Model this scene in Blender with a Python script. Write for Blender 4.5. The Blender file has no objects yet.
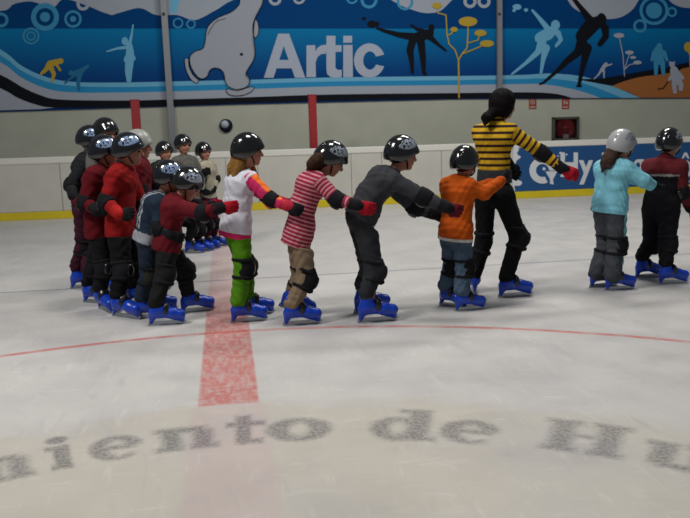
import bpy, math, random
import numpy as np
from mathutils import Vector, Matrix

random.seed(4); np.random.seed(4)
SC = bpy.context.scene
COL = SC.collection

# ------------------------------------------------------------------ camera
CF, PIT, ROL, YAW, CH = 771.3, 0.1707, -0.028, 0.1499, 1.36
FW = np.array([math.sin(YAW)*math.cos(PIT), math.cos(YAW)*math.cos(PIT), -math.sin(PIT)])
_r0 = np.array([math.cos(YAW), -math.sin(YAW), 0.0]); _u0 = np.cross(_r0, FW)
RT = _r0*math.cos(ROL)+_u0*math.sin(ROL); UP = -_r0*math.sin(ROL)+_u0*math.cos(ROL)
cam = bpy.data.cameras.new('camera'); cam.sensor_width = 36; cam.lens = CF*36/690
camo = bpy.data.objects.new('camera', cam); COL.objects.link(camo)
M = Matrix(((RT[0], UP[0], -FW[0], 0), (RT[1], UP[1], -FW[1], 0), (RT[2], UP[2], -FW[2], CH), (0, 0, 0, 1)))
camo.matrix_world = M
SC.camera = camo
cam.dof.use_dof = True; cam.dof.focus_distance = 3.4; cam.dof.aperture_fstop = 6.5

def ray(u, v): return FW+RT*(u-345)/CF-UP*(v-259)/CF
def G(u, v):
    d = ray(u, v); t = -CH/d[2]; return np.array([t*d[0], t*d[1], 0.0])
def P(u, v, Y):
    d = ray(u, v); t = Y/d[1]; return np.array([t*d[0], Y, CH+t*d[2]])

# ------------------------------------------------------------------ materials
MATS = {}
def rgb(c):
    if isinstance(c, str):
        c = [int(c[i:i+2], 16)/255 for i in (0, 2, 4)]
        c = [x/12.92 if x <= .04045 else ((x+.055)/1.055)**2.4 for x in c]
    return (c[0], c[1], c[2], 1)
def mat(name, color='808080', rough=.6, spec=.4, metal=0, coat=0, noise=0.0, nscale=30, bump=0.0, bscale=60, stripes=None, decal=None, emit=0):
    if name in MATS: return MATS[name]
    m = bpy.data.materials.new(name); m.use_nodes = True; nt = m.node_tree; N = nt.nodes; L = nt.links
    b = N['Principled BSDF']; b.inputs['Roughness'].default_value = rough
    b.inputs['Specular IOR Level'].default_value = spec; b.inputs['Metallic'].default_value = metal
    b.inputs['Coat Weight'].default_value = coat; b.inputs['Coat Roughness'].default_value = .08
    tc = N.new('ShaderNodeTexCoord')
    cn = N.new('ShaderNodeRGB'); cn.outputs[0].default_value = rgb(color); src = cn.outputs[0]
    def mix(a, c2, fac, mode='MIX'):
        x = N.new('ShaderNodeMix'); x.data_type = 'RGBA'; x.blend_type = mode
        if isinstance(fac, (int, float)): x.inputs[0].default_value = fac
        else: L.new(fac, x.inputs[0])
        L.new(a, x.inputs[6])
        if isinstance(c2, tuple): x.inputs[7].default_value = c2
        else: L.new(c2, x.inputs[7])
        return x.outputs[2]
    def math_(op, a, bb):
        x = N.new('ShaderNodeMath'); x.operation = op
        for i, q in ((0, a), (1, bb)):
            if isinstance(q, (int, float)): x.inputs[i].default_value = q
            else: L.new(q, x.inputs[i])
        return x.outputs[0]
    if stripes:                      # (colour, period, duty)
        at = N.new('ShaderNodeAttribute'); at.attribute_name = 'along'
        f = math_('FRACT', math_('DIVIDE', at.outputs['Fac'], stripes[1]), 0)
        f = math_('ABSOLUTE', math_('SUBTRACT', f, .5), 0)
        mr = N.new('ShaderNodeMapRange'); L.new(f, mr.inputs[0])
        mr.inputs[1].default_value = stripes[2]/2-.06; mr.inputs[2].default_value = stripes[2]/2+.06
        mr.inputs[3].default_value = 1; mr.inputs[4].default_value = 0
        src = mix(src, rgb(stripes[0]), mr.outputs[0])
    if decal:
        at = N.new('ShaderNodeAttribute'); at.attribute_name = 'decal'
        nz = N.new('ShaderNodeTexNoise'); nz.inputs['Scale'].default_value = 34; nz.inputs['Detail'].default_value = 3
        nz.inputs['Distortion'].default_value = 2.0
        L.new(tc.outputs['Object'], nz.inputs['Vector'])
        s_ = math_('GREATER_THAN', nz.outputs['Fac'], .47)
        src = mix(src, rgb(decal), math_('MULTIPLY', s_, at.outputs['Fac']))
    if noise:
        nz = N.new('ShaderNodeTexNoise'); nz.inputs['Scale'].default_value = nscale; nz.inputs['Detail'].default_value = 4
        L.new(tc.outputs['Object'], nz.inputs['Vector'])
        mr = N.new('ShaderNodeMapRange'); L.new(nz.outputs['Fac'], mr.inputs[0])
        mr.inputs[1].default_value = .3; mr.inputs[2].default_value = .7
        mr.inputs[3].default_value = 1-noise; mr.inputs[4].default_value = 1+noise
        hs = N.new('ShaderNodeHueSaturation'); L.new(src, hs.inputs['Color']); L.new(mr.outputs[0], hs.inputs['Value'])
        src = hs.outputs[0]
    L.new(src, b.inputs['Base Color'])
    if emit:
        L.new(src, b.inputs['Emission Color']); b.inputs['Emission Strength'].default_value = emit
    if bump:
        nz = N.new('ShaderNodeTexNoise'); nz.inputs['Scale'].default_value = bscale; nz.inputs['Detail'].default_value = 3
        L.new(tc.outputs['Object'], nz.inputs['Vector'])
        bp = N.new('ShaderNodeBump'); bp.inputs['Strength'].default_value = bump; bp.inputs['Distance'].default_value = .01
        L.new(nz.outputs['Fac'], bp.inputs['Height']); L.new(bp.outputs[0], b.inputs['Normal'])
    MATS[name] = m
    return m
def cloth(name, color, **k):
    return mat(name, color, rough=.9, spec=.15, noise=.12, nscale=18, bump=.25, bscale=90, **k)

# ------------------------------------------------------------------ objects
def link(name, me, parent=None):
    o = bpy.data.objects.new(name, me); COL.objects.link(o)
    if parent is not None: o.parent = parent
    return o
def tag(o, label=None, cat=None, group=None, kind=None):
    if label: o['label'] = label
    if cat: o['category'] = cat
    if group: o['group'] = group
    if kind: o['kind'] = kind
    return o
def empty(name, loc):
    o = link(name, None); o.location = loc; o.empty_display_size = .1; return o
def mesh(name, V, F, mats, smooth=False, mi=None):
    me = bpy.data.meshes.new(name); me.from_pydata([tuple(map(float, v)) for v in V], [], F)
    for m in (mats if isinstance(mats, (list, tuple)) else [mats]): me.materials.append(m)
    if smooth: me.polygons.foreach_set('use_smooth', [True]*len(me.polygons))
    if mi is not None: me.polygons.foreach_set('material_index', mi)
    me.update(); return me
class MB:
    def __init__(s): s.V = []; s.F = []
    def add(s, V, F):
        n = len(s.V); s.V += [tuple(v) for v in V]; s.F += [tuple(i+n for i in f) for f in F]; return s
    def box(s, a, b, bev=0.0):
        x0, y0, z0 = a; x1, y1, z1 = b
        if bev <= 0:
            return s.add([(x0,y0,z0),(x1,y0,z0),(x1,y1,z0),(x0,y1,z0),(x0,y0,z1),(x1,y0,z1),(x1,y1,z1),(x0,y1,z1)],
                  [(0,3,2,1),(4,5,6,7),(0,1,5,4),(1,2,6,5),(2,3,7,6),(3,0,4,7)])
        import bmesh
        bm = bmesh.new(); r = bmesh.ops.create_cube(bm, size=1)
        for v in bm.verts: v.co = ((x0+x1)/2+v.co.x*(x1-x0), (y0+y1)/2+v.co.y*(y1-y0), (z0+z1)/2+v.co.z*(z1-z0))
        bmesh.ops.bevel(bm, geom=bm.edges[:], offset=bev, segments=2, affect='EDGES', profile=.5)
        bm.verts.index_update(); s.add([v.co[:] for v in bm.verts], [[v.index for v in f.verts] for f in bm.faces]); bm.free(); return s
    def tube(s, pts, r, n=8, closed=False):
        pts = [Vector(p) for p in pts]; V = []; F = []; m = len(pts); pn = None
        rr = r if isinstance(r, (list, tuple)) else [r]*m
        for i, p in enumerate(pts):
            if closed: t = pts[(i+1) % m]-pts[i-1]
            else: t = pts[min(i+1, m-1)]-pts[max(i-1, 0)]
            t.normalize()
            if pn is None: pn = t.orthogonal().normalized()
            else: pn = (pn-t*pn.dot(t)).normalized()
            q = t.cross(pn)
            for k in range(n):
                a = 2*math.pi*k/n; V.append(p+(pn*math.cos(a)+q*math.sin(a))*rr[i])
        for i in range(m if closed else m-1):
            j = (i+1) % m
            for k in range(n): F.append((i*n+k, i*n+(k+1) % n, j*n+(k+1) % n, j*n+k))
        if not closed: F.append(tuple(range(n))[::-1]); F.append(tuple((m-1)*n+k for k in range(n)))
        return s.add(V, F)
    def build(s, name, m, parent=None, smooth=False):
        return link(name, mesh(name, s.V, s.F, m, smooth), parent)

# ------------------------------------------------------------------ implicit modelling
def unit(v):
    v = np.asarray(v, float); n = np.linalg.norm(v); return v/n if n > 1e-9 else v
class Field:
    """smooth union of tapered capsules / ellipsoids sampled on a grid, meshed by surface nets"""
    def __init__(s, h): s.h = h; s.pr = []; s.cl = []; s.sub = []
    def cone(s, a, b, ra, rb, k=.02, ax=None, ratio=1.0, reg=0, u0=0.0):
        s.pr.append(('c', np.array(a, float), np.array(b, float), ra, rb, k, None if ax is None else unit(ax), ratio, reg, u0)); return s
    def ell(s, c, R, rad, k=.02, reg=0, u0=0.0):
        s.pr.append(('e', np.array(c, float), np.array(R, float), np.array(rad, float), 0, k, None, 1, reg, u0)); return s
    def cut(s, p, n): s.cl.append((np.array(p, float), unit(n))); return s      # removes the side n points to
    def minus(s, c, R, rad): s.sub.append((np.array(c, float), np.array(R, float), np.array(rad, float))); return s
    @staticmethod
    def dist(pr, X):
        if pr[0] == 'c':
            _, a, b, ra, rb, k, ax, ratio, reg, u0 = pr
            ba = b-a; L = ba@ba+1e-12; pa = X-a; t = np.clip(pa@ba/L, 0, 1)
            q = pa-t[..., None]*ba
            if ax is not None:
                w = q@ax; q = q-ax*(w*(1-1/ratio))[..., None]
            return np.sqrt((q*q).sum(-1))-(ra+(rb-ra)*t), t*math.sqrt(L)
        _, c, R, rad, _, k, _, _, reg, u0 = pr
        q = (X-c)@R.T/rad; l = np.sqrt((q*q).sum(-1))+1e-9; l2 = np.sqrt(((q/rad)**2).sum(-1))+1e-9
        return l*(l-1)/l2, q[..., 2]*rad[2]
    def bounds(s, pr, m):
        if pr[0] == 'c':
            r = max(pr[3], pr[4])*max(1, pr[7])+m
            return np.minimum(pr[1], pr[2])-r, np.maximum(pr[1], pr[2])+r
        r = pr[3].max()+m; return pr[1]-r, pr[1]+r
    def run(s, name, mats, parent=None, wr=0.0, origin=(0, 0, 0), regf=None, attr=True, extra=None, raw=False, alax=None):
        h = s.h; B = [s.bounds(p, 3*h) for p in s.pr]
        lo = np.min([b[0] for b in B], 0); hi = np.max([b[1] for b in B], 0)
        n = np.ceil((hi-lo)/h).astype(int)+2
        F = np.full(n, .2, np.float32)
        ax = [lo[i]+h*np.arange(n[i]) for i in range(3)]
        def grid(sl): return np.stack(np.meshgrid(ax[0][sl[0]], ax[1][sl[1]], ax[2][sl[2]], indexing='ij'), -1).astype(np.float32)
        for p in s.pr:
            b0, b1 = s.bounds(p, max(3*h, p[5]*1.5))
            i0 = np.maximum(((b0-lo)/h).astype(int), 0); i1 = np.minimum(((b1-lo)/h).astype(int)+2, n)
            sl = tuple(slice(a, b) for a, b in zip(i0, i1))
            d, _ = s.dist(p, grid(sl)); k = p[5]; f = F[sl]
            hh = np.maximum(k-np.abs(f-d), 0)/k
            F[sl] = np.minimum(f, d)-hh*hh*k*.25
        full = (slice(None),)*3
        if wr or s.cl or s.sub: X = grid(full)
        for c, R, rad in s.sub:
            d, _ = s.dist(('e', c, R, rad, 0, 0, None, 1, 0, 0), X); F = np.maximum(F, -d)
        if wr:
            x, y, z = X[..., 0], X[..., 1], X[..., 2]; o = origin[0]*3.7
            F = F+wr*(np.sin(70*z+22*x+9*np.sin(17*x+o)+6*np.sin(13*y))*.6+np.sin(48*(x+y)+31*z+5*np.sin(21*z+o))*.5)
        for c, nn in s.cl: F = np.maximum(F, (X-c)@nn)
        ins = F < 0
        C = [(i, j, k) for i in (0, 1) for j in (0, 1) for k in (0, 1)]
        sh = tuple(m-1 for m in F.shape)
        def sub(A, c): return A[c[0]:c[0]+sh[0], c[1]:c[1]+sh[1], c[2]:c[2]+sh[2]]
        cnt = sum(sub(ins, c).astype(np.int8) for c in C); mx = (cnt > 0) & (cnt < 8)
        I = np.argwhere(mx); acc = np.zeros((len(I), 3)); num = np.zeros(len(I))
        val = {c: F[I[:, 0]+c[0], I[:, 1]+c[1], I[:, 2]+c[2]] for c in C}
        for c in C:
            for a in range(3):
                if c[a]: continue
                e = list(c); e[a] = 1; e = tuple(e); v0, v1 = val[c], val[e]; cr = (v0 < 0) != (v1 < 0)
                t = np.where(cr, v0/np.where(cr, v0-v1, 1), 0); pt = np.tile(np.array(c, float), (len(I), 1)); pt[:, a] += t
                acc += pt*cr[:, None]; num += cr
        V = lo+h*(I+acc/num[:, None])
        idx = np.full(sh, -1, np.int64); idx[mx] = np.arange(len(I)); Q = []
        for a in range(3):
            b, c = (a+1) % 3, (a+2) % 3
            s0 = [slice(None)]*3; s1 = [slice(None)]*3; s0[a] = slice(0, -1); s1[a] = slice(1, None)
            A0 = ins[tuple(s0)]; A1 = ins[tuple(s1)]; E = np.argwhere(A0 != A1)
            E = E[(E[:, b] > 0) & (E[:, c] > 0) & (E[:, b] < sh[b]) & (E[:, c] < sh[c])]
            fl = A0[E[:, 0], E[:, 1], E[:, 2]]; q = []
            for db, dc in ((-1, -1), (0, -1), (0, 0), (-1, 0)):
                J = E.copy(); J[:, b] += db; J[:, c] += dc; q.append(idx[J[:, 0], J[:, 1], J[:, 2]])
            q = np.stack(q, 1); q[~fl] = q[~fl][:, ::-1]; Q.append(q)
        Q = np.concatenate(Q); Q = Q[(Q >= 0).all(1)]
        if raw: return V, Q
        me = bpy.data.meshes.new(name)
        me.vertices.add(len(V)); me.vertices.foreach_set('co', (V-np.array(origin)).astype(np.float32).ravel())
        me.loops.add(Q.size); me.loops.foreach_set('vertex_index', Q.astype(np.int32).ravel())
        me.polygons.add(len(Q)); me.polygons.foreach_set('loop_start', np.arange(0, Q.size, 4, dtype=np.int32))
        me.update(calc_edges=True)
        me.polygons.foreach_set('use_smooth', np.ones(len(Q), bool))
        mats = mats if isinstance(mats, (list, tuple)) else [mats]
        for m in mats: me.materials.append(m)
        if attr or regf or len(mats) > 1:
            best = np.full(len(V), 9.0); reg = np.zeros(len(V), int); al = np.zeros(len(V), np.float32)
            for p in s.pr:
                d, u = s.dist(p, V); w = d < best; best[w] = d[w]; reg[w] = p[8]; al[w] = (u+p[9])[w]
            if alax is not None: al = np.where(reg == 0, (V-alax[0])@alax[1], al).astype(np.float32)
            if attr:
                at = me.attributes.new('along', 'FLOAT', 'POINT'); at.data.foreach_set('value', al)
            if regf is not None: reg = regf(V, reg)
            if len(mats) > 1: me.polygons.foreach_set('material_index', reg[Q[:, 0]].astype(np.int32))
        if extra:
            at = me.attributes.new(extra[0], 'FLOAT', 'POINT'); at.data.foreach_set('value', extra[1](V).astype(np.float32))
        me.update()
        return link(name, me, parent)

I3 = np.eye(3)
SKIN = mat('skin', 'a87460', rough=.55, spec=.35, noise=.06)
BLACKP = mat('black_plastic', '15161a', rough=.28, spec=.5)
BLACKF = cloth('black_padding', '17171b')
EYE = mat('eye', '1a1411', rough=.2)
LIP = mat('lip', '8a463d', rough=.5)

# ------------------------------------------------------------------ shared skate and helmet meshes
def make_skate():
    f = Field(.006); Y = (0, 1, 0)
    f.cone((-.012, 0, .112), (-.018, 0, .19), .046, .041, .02, Y, .95)
    f.cone((-.02, 0, .100), (.09, 0, .090), .046, .040, .03, Y, 1.0)
    f.cone((.10, 0, .080), (.155, 0, .074), .042, .038, .02, Y, 1.1)
    f.cone((-.045, 0, .085), (-.062, 0, .020), .036, .013, .015, Y, .7)
    f.cone((.125, 0, .062), (.165, 0, .032), .034, .020, .015, Y, .75)
    f.cut((0, 0, .20), (0, 0, 1))
    sk = f.run('skate', mat('blue_skate_plastic', '0a3bb4', rough=.32, spec=.5, noise=.1, nscale=12), attr=False)
    b = MB(); pts = [(-.085, .004), (-.075, 0), (.16, 0), (.185, .006), (.195, .022), (.18, .03), (-.08, .03)]
    n = len(pts); V = [(x, -.0035, z) for x, z in pts]+[(x, .0035, z) for x, z in pts]
    b.add(V, [tuple(range(n)), tuple(range(2*n-1, n-1, -1))]+[(i, i+n, (i+1) % n+n, (i+1) % n) for i in range(n)])
    bl = b.build('blade', mat('steel', '9aa0a6', rough=.3, metal=1), sk)
    t = Field(.006)
    t.cone((.030, 0, .126), (.055, 0, .104), .049, .046, .01, Y, 1.02).cut((.03, 0, .118), (-1, 0, .35)).cut((.064, 0, .1), (1, 0, -.3)).cut((0, 0, .07), (0, 0, -1))
    st = t.run('strap', BLACKP, sk, attr=False)
    t2 = Field(.006)
    t2.cone((-.02, 0, .165), (-.022, 0, .188), .0455, .0455, .01, Y, .96).cut((0, 0, .184), (0, 0, 1)).cut((0, 0, .162), (0, 0, -1))
    st2 = t2.run('strap', BLACKP, sk, attr=False)
    return sk
SKATE = make_skate(); COL.objects.unlink(SKATE)
SKC = list(SKATE.children)
for c in SKC: COL.objects.unlink(c)
def copy_tree(src, kids, parent, name=None):
    r = src.copy(); COL.objects.link(r); r.parent = parent
    for k in kids:
        c = k.copy(); COL.objects.link(c); c.parent = r
    return r
def make_helmet(m):
    f = Field(.006)
    f.ell((-.004, 0, .010), I3, (.124, .104, .120), .02)
    f.ell((-.022, 0, -.03), I3, (.108, .100, .095), .03)
    f.cone((.092, -.045, .012), (.092, .045, .012), .024, .024, .03)      # brim
    f.cut((.075, 0, -.012), (.62, 0, -1)).cut((-.04, 0, -.072), (-.12, 0, -1))
    f.minus((.024, 0, -.04), I3, (.096, .088, .110))
    f.minus((.085, 0, -.09), I3, (.075, .13, .085))
    for y in (-.035, .035):
        f.minus((.05, y, .130), I3, (.026, .006, .012)); f.minus((-.04, y, .134), I3, (.026, .006, .012))
        f.minus((-.112, y*1.1, .06), I3, (.016, .008, .018))
    def dec(V):
        a = np.clip(1.25-np.sqrt(((V[:, 0]-.02)/.07)**2+((V[:, 2]-.062-.25*V[:, 0])/.032)**2), 0, 1)
        return np.clip(a*5, 0, 1)*(np.abs(V[:, 1]) > .045)
    return f.run('helmet', m, attr=False, extra=('decal', dec))
HMATS = {'black': mat('black_helmet_shell', '0c0d11', rough=.15, spec=.6, coat=.6, decal='929cab'),
         'blueish': mat('black_helmet_shell_pale_print', '0e1016', rough=.15, spec=.6, coat=.6, decal='8399bd'),
         'plain': mat('plain_black_helmet_shell', '0c0d10', rough=.15, spec=.6, coat=.6),
         'silver': mat('silver_helmet_shell', '9a9c9f', rough=.3, spec=.5, coat=.4, decal='5a6478'),
         'grey': mat('light_grey_helmet_shell', '8d8f8c', rough=.35, spec=.5)}
HELM = make_helmet(HMATS['black']); COL.objects.unlink(HELM)
HM = {}
for k, m in HMATS.items():
    me = HELM.data.copy(); me.materials.clear(); me.materials.append(m); HM[k] = me

# ------------------------------------------------------------------ people
def frame(yaw, pitch, roll=0):
    """rows: forward, left, up"""
    y, p = math.radians(yaw), math.radians(pitch)
    f = np.array([math.cos(y)*math.cos(p), math.sin(y)*math.cos(p), math.sin(p)])
    l = np.array([-math.sin(y), math.cos(y), 0.0]); u = np.cross(f, l)
    r = math.radians(roll); l2 = l*math.cos(r)+u*math.sin(r); u2 = -l*math.sin(r)+u*math.cos(r)
    return np.array([f, l2, u2])
def mat4(R, c, s=1.0):
    f, l, u = R
    return Matrix(((f[0]*s, l[0]*s, u[0]*s, c[0]), (f[1]*s, l[1]*s, u[1]*s, c[1]), (f[2]*s, l[2]*s, u[2]*s, c[2]), (0, 0, 0, 1)))
def place(o, R, c, s=1.0, eye=None): o.matrix_basis = mat4(R, c, s)

def hand(f, wr, tip, nrm, s, rr, k=.008, palm_r=.015):
    d = unit(tip-wr); nrm = unit(nrm-d*(nrm@d)); a = np.cross(d, nrm); L = np.linalg.norm(tip-wr)
    L = min(max(L, .11*s), .16*s); kn = wr+d*L*.52
    f.cone(wr, kn, .019*s+rr, .022*s+rr, .012, a, 1.55)
    for i, (o, ln) in enumerate(((-.029, .80), (-.010, .95), (.010, 1.0), (.028, .88))):
        b0 = wr+d*L*.48+a*o*s
        b1 = b0+unit(d+a*(o*3.5))*L*.28*ln+nrm*.002
        b2 = b1+unit(d+a*(o*3.5)+nrm*.75)*L*.24*ln
        f.cone(b0, b1, .0075*s+rr, .0072*s+rr, k); f.cone(b1, b2, .0072*s+rr, .006*s+rr, k)
    t0 = wr+d*L*.18-a*.020*s; t1 = t0+unit(d*.75-a*.75+nrm*.2)*L*.26; t2 = t1+unit(d+nrm*.5)*L*.2
    f.cone(t0, t1, .010*s+rr, .0085*s+rr, k); f.cone(t1, t2, .0085*s+rr, .007*s+rr, k)

def person(p):
    s = p['s']; yaw = p['yaw']; res = p.get('res', .007)
    ffs = p['feet']                                   # near/right first: (u, v, yaw, lift, pitch)
    gf = [G(a[0], a[1]) for a in ffs]
    Yb = p.get('Y', (gf[0][1]+gf[1][1])/2)
    pel = P(*p['pel'], Yb+p.get('dpel', 0)); nb = P(*p['neck'], Yb+p.get('dneck', 0)); hc = P(*p['head'][:2], Yb+p.get('dhead', p.get('dneck', 0)))
    root = empty('person', (pel[0], pel[1], 0)); O = np.array([pel[0], pel[1], 0.0])
    tag(root, p['label'], 'person', p.get('group'))
    y = math.radians(yaw); fwd = np.array([math.cos(y), math.sin(y), 0]); left = np.array([-math.sin(y), math.cos(y), 0])
    ty = math.radians(p.get('tyaw', yaw)); tleft = np.array([-math.sin(ty), math.cos(ty), 0])
    spine = unit(nb-pel); SL = np.linalg.norm(nb-pel)
    chestf = np.cross(tleft, spine)
    sw = p.get('sw', .128)*s; hw = .068*s
    sh = [nb-tleft*sw-spine*.045*s, nb+tleft*sw-spine*.045*s]       # right, left
    hip = [pel-left*hw, pel+left*hw]
    ank = []
    Rf = []
    for (u, v, fy, lift, fp), g in zip([tuple(a)+(0, 0)[:5-len(a)] if len(a) < 5 else a for a in ffs], gf):
        R = frame(fy, fp); Rf.append(R); g = g+np.array([0, 0, lift]); ank.append(g+R[2]*.135*s)
    gfl = [a-R[2]*.135*s for a, R in zip(ank, Rf)]
    kn = []
    for i in (0, 1):
        Yk = (hip[i][1]+ank[i][1])/2; k_ = P(*p['knees'][i], Yk)
        kn.append(k_)
    el, wr, hd = [], [], []
    for i in (0, 1):
        a = p['arms'][i]; Y0 = sh[i][1]
        el.append(P(a[0][0], a[0][1], Y0+a[0][2])); wr.append(P(a[1][0], a[1][1], Y0+a[1][2])); hd.append(P(a[2][0], a[2][1], Y0+a[2][2]))
    Rh = frame(p['head'][2], p['head'][3], p['head'][4] if len(p['head']) > 4 else 0); hs = p.get('hs', 1.0)*s**.5
    # bend helpers: a slightly rounded back
    mid = (pel*.55+nb*.45)-chestf*p.get('hunch', .01)*s
    che = (pel*.2+nb*.8)-chestf*p.get('hunch', .01)*.6*s
    if p.get('print'): print(p['label'][:30], 'H', round(hc[2]+.12, 2), 'spine', round(SL, 2), 'thigh', [round(float(np.linalg.norm(hip[i]-kn[i])), 2) for i in (0, 1)], 'shin', [round(float(np.linalg.norm(ank[i]-kn[i])), 2) for i in (0, 1)], 'ua', [round(float(np.linalg.norm(sh[i]-el[i])), 2) for i in (0, 1)], 'fa', [round(float(np.linalg.norm(wr[i]-el[i])), 2) for i in (0, 1)], 'hand', [round(float(np.linalg.norm(wr[i]-hd[i])), 2) for i in (0, 1)])
    # ---- body
    b = Field(res)
    def torso(f, g, k, top=True, reg=0):
        w = p.get('w', 1.0)
        f.cone(pel-spine*.01*s, mid, (.078*s+g)*w, (.070*s+g)*w, k, tleft, 1.36, reg, 0)
        f.cone(mid, che, (.070*s+g)*w, .083*s+g, k, tleft, 1.36, reg, float(np.linalg.norm(mid-pel)))
        if top: f.cone(che, nb-spine*.03*s, .083*s+g, .052*s+g, k, tleft, 1.5, reg, float(np.linalg.norm(mid-pel)+np.linalg.norm(che-mid)))
    torso(b, -.008, .02)
    b.cone(nb-spine*.03*s, hc-Rh[2]*.03*hs, .040*s, .038*s, .02)
    for i in (0, 1):
        b.cone(nb-spine*.03*s, sh[i], .035*s, .038*s, .03)
        b.cone(sh[i], el[i], .036*s, .027*s, .015); b.cone(el[i], wr[i], .028*s, .019*s, .012)
        hand(b, wr[i], hd[i], p.get('palm', [-chestf*.2+tleft*(1, -1)[i]]*2)[i], s, -.0005)
        b.cone(pel, hip[i], .058*s, .058*s, .02)
        b.cone(hip[i], kn[i], .058*s, .040*s, .015); b.cone(kn[i], ank[i]+Rf[i][2]*.02*s, .044*s, .030*s, .015)
        b.cone(ank[i]-Rf[i][2]*.02*s, ank[i]+(Rf[i][0]*.085-Rf[i][2]*.055)*s*p.get('sks', 1), .024*s, .019*s, .015)
    # head: skull, jaw, nose, ears, brow, cheeks
    def hp(x, yy, z): return hc+Rh[0]*x*hs+Rh[1]*yy*hs+Rh[2]*z*hs
    b.ell(hp(-.008, 0, .022), Rh, np.array((.092, .075, .088))*hs, .02)
    b.ell(hp(.022, 0, -.035), Rh, np.array((.062, .056, .066))*hs, .03)
    b.ell(hp(.060, 0, -.078), Rh, np.array((.020, .022, .018))*hs, .02)
    b.cone(hp(.082, 0, .006), hp(.099, 0, -.024), .008*hs, .0125*hs, .012)
    b.cone(hp(.074, -.03, .022), hp(.074, .03, .022), .012*hs, .012*hs, .012)
    for q in (-1, 1):
        b.ell(hp(.0, q*.077, -.012), Rh, np.array((.018, .009, .027))*hs, .008)
        b.ell(hp(.060, q*.030, -.030), Rh, np.array((.022, .020, .020))*hs, .02)
    b.cone(hp(.078, -.012, -.052), hp(.078, .012, -.052), .008*hs, .008*hs, .008)
    skin = p.get('skin', SKIN)
    b.run('body', skin, root, origin=O, attr=False)
    for q in (-1, 1):
        e = Field(.004); e.ell(hp(.077, q*.031, .0), Rh, np.array((.010, .012, .008))*hs)
        e.run('eye', EYE, root, origin=O, attr=False)
    e = Field(.004); e.cone(hp(.084, -.016, -.054), hp(.084, .016, -.054), .0045*hs, .0045*hs)
    e.run('mouth', LIP, root, origin=O, attr=False)
    # ---- hair
    if p.get('hair'):
        hm = mat('hair_'+p['hair'], p['hair'], rough=.8, spec=.12, noise=.3, nscale=60, bump=.6, bscale=120)
        f = Field(.006)
        f.ell(hp(-.022, 0, .022), Rh, np.array((.092, .084, .092))*hs, .02)
        if p.get('helmet'): f.minus(hp(.075, 0, -.02), Rh, np.array((.085, .072, .085))*hs)
        else:
            f.ell(hp(.0, 0, .035), Rh, np.array((.096, .084, .086))*hs, .02); f.ell(hp(-.02, 0, -.02), Rh, np.array((.082, .088, .085))*hs, .03)
            f.minus(hp(.10, 0, -.045), Rh, np.array((.070, .075, .085))*hs)
        for c in p.get('locks', []):       # pixel polyline with radius, hanging behind
            pts = [P(q[0], q[1], Yb+q[2]) for q in c]
            for a, bb, q0, q1 in zip(pts, pts[1:], c, c[1:]): f.cone(a, bb, q0[3], q1[3], .025)
        f.run('hair', hm, root, wr=.0025, origin=O, attr=False)
    # ---- helmet
    if p.get('helmet'):
        ho = link('helmet', HM[p['helmet']], root)
        hsc = hs*.945*p.get('hsc', 1.0)
        place(ho, Rh, hp(-.004, 0, .016)-O, hsc)
        sb = MB(); pts = []
        for t in np.linspace(-1, 1, 13):
            a = t*math.pi*.5; pts.append((.01+.035*math.cos(a), (.088)*math.sin(a), -.045-.068*math.cos(a)))
        sb.tube(pts, .0055, 6); so = sb.build('chin_strap', BLACKF, ho, True)
        if p['helmet'] in ('silver', 'grey'): so['label'] = 'black chin strap'
    # ---- shirt
    T = p['top']; f = Field(res); g = T.get('g', .014)
    hem = pel-spine*T.get('hem', .05)*s
    torso(f, g, .03)
    hr = .084*s+max(g, p['pants'].get('g', .014)*.7+.013)
    if T.get('hem', .05) > 0: f.cone(pel+spine*.05*s, hem-spine*.04, .080*s+g, hr, .03, tleft, 1.44)
    f.cut(hem, -spine)
    smode = T.get('sleeve', 'long')
    for i in (0, 1):
        f.cone(nb-spine*.045*s, sh[i], .042*s+g*.6, .044*s+g*.6, .03, reg=0)
        r = 1
        f.cone(sh[i], el[i], .040*s+g*.8, .031*s+g*.8, .02, reg=r, u0=.02)
        if smode == 'long': f.cone(el[i], wr[i], .031*s+g*.8, .024*s+g*.6, .02, reg=r, u0=float(np.linalg.norm(sh[i]-el[i]))+.02)
    if T.get('hood'):
        hb = nb-chestf*.05*s-spine*.01
        f.cone(hb-tleft*.05*s, hb+tleft*.05*s, .04*s, .04*s, .03); f.cone(hb, hb-chestf*.03-spine*.08*s, .05*s, .02*s, .03)
    if T.get('collar'):
        f.cone(nb-spine*.03*s, nb+unit(hc-nb)*.03*s, .055*s, .052*s, .02)
    rf = None
    if T.get('regf'): rf = lambda V, reg: T['regf'](V, reg, dict(pel=pel, nb=nb, sp=spine, lf=tleft, fw=chestf, sh=sh, el=el, wr=wr, s=s))
    f.run(T.get('name', 'shirt'), T['mats'], root, wr=T.get('wr', .003), origin=O, regf=rf, alax=(pel, spine))
    if T.get('band'):
        f = Field(res); hb2 = hem+spine*.02
        f.cone(hem+spine*.03, hem-spine*.13, (hr if T.get('hem', .05) > 0 else .073*s+g)+.001, (hr if T.get('hem', .05) > 0 else .077*s+g)+.001, .02, tleft, 1.44 if T.get('hem', .05) > 0 else 1.36).cut(hem-spine*T['band'][1], -spine).cut(hem+spine*.004, spine)
        o = f.run('hem_band', T['band'][0], root, wr=.002, origin=O, attr=False); 
    if T.get('hoodm'):
        f = Field(res); hb = nb-chestf*.03*s+spine*.02
        f.cone(hb-tleft*.04*s, hb+tleft*.04*s, .055*s, .055*s, .03).cone(hb, hb+unit(hc-nb)*.06*s-chestf*.03*s, .06*s, .055*s, .03)
        f.run('hood', T['hoodm'], root, wr=.003, origin=O, attr=False)
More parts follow.
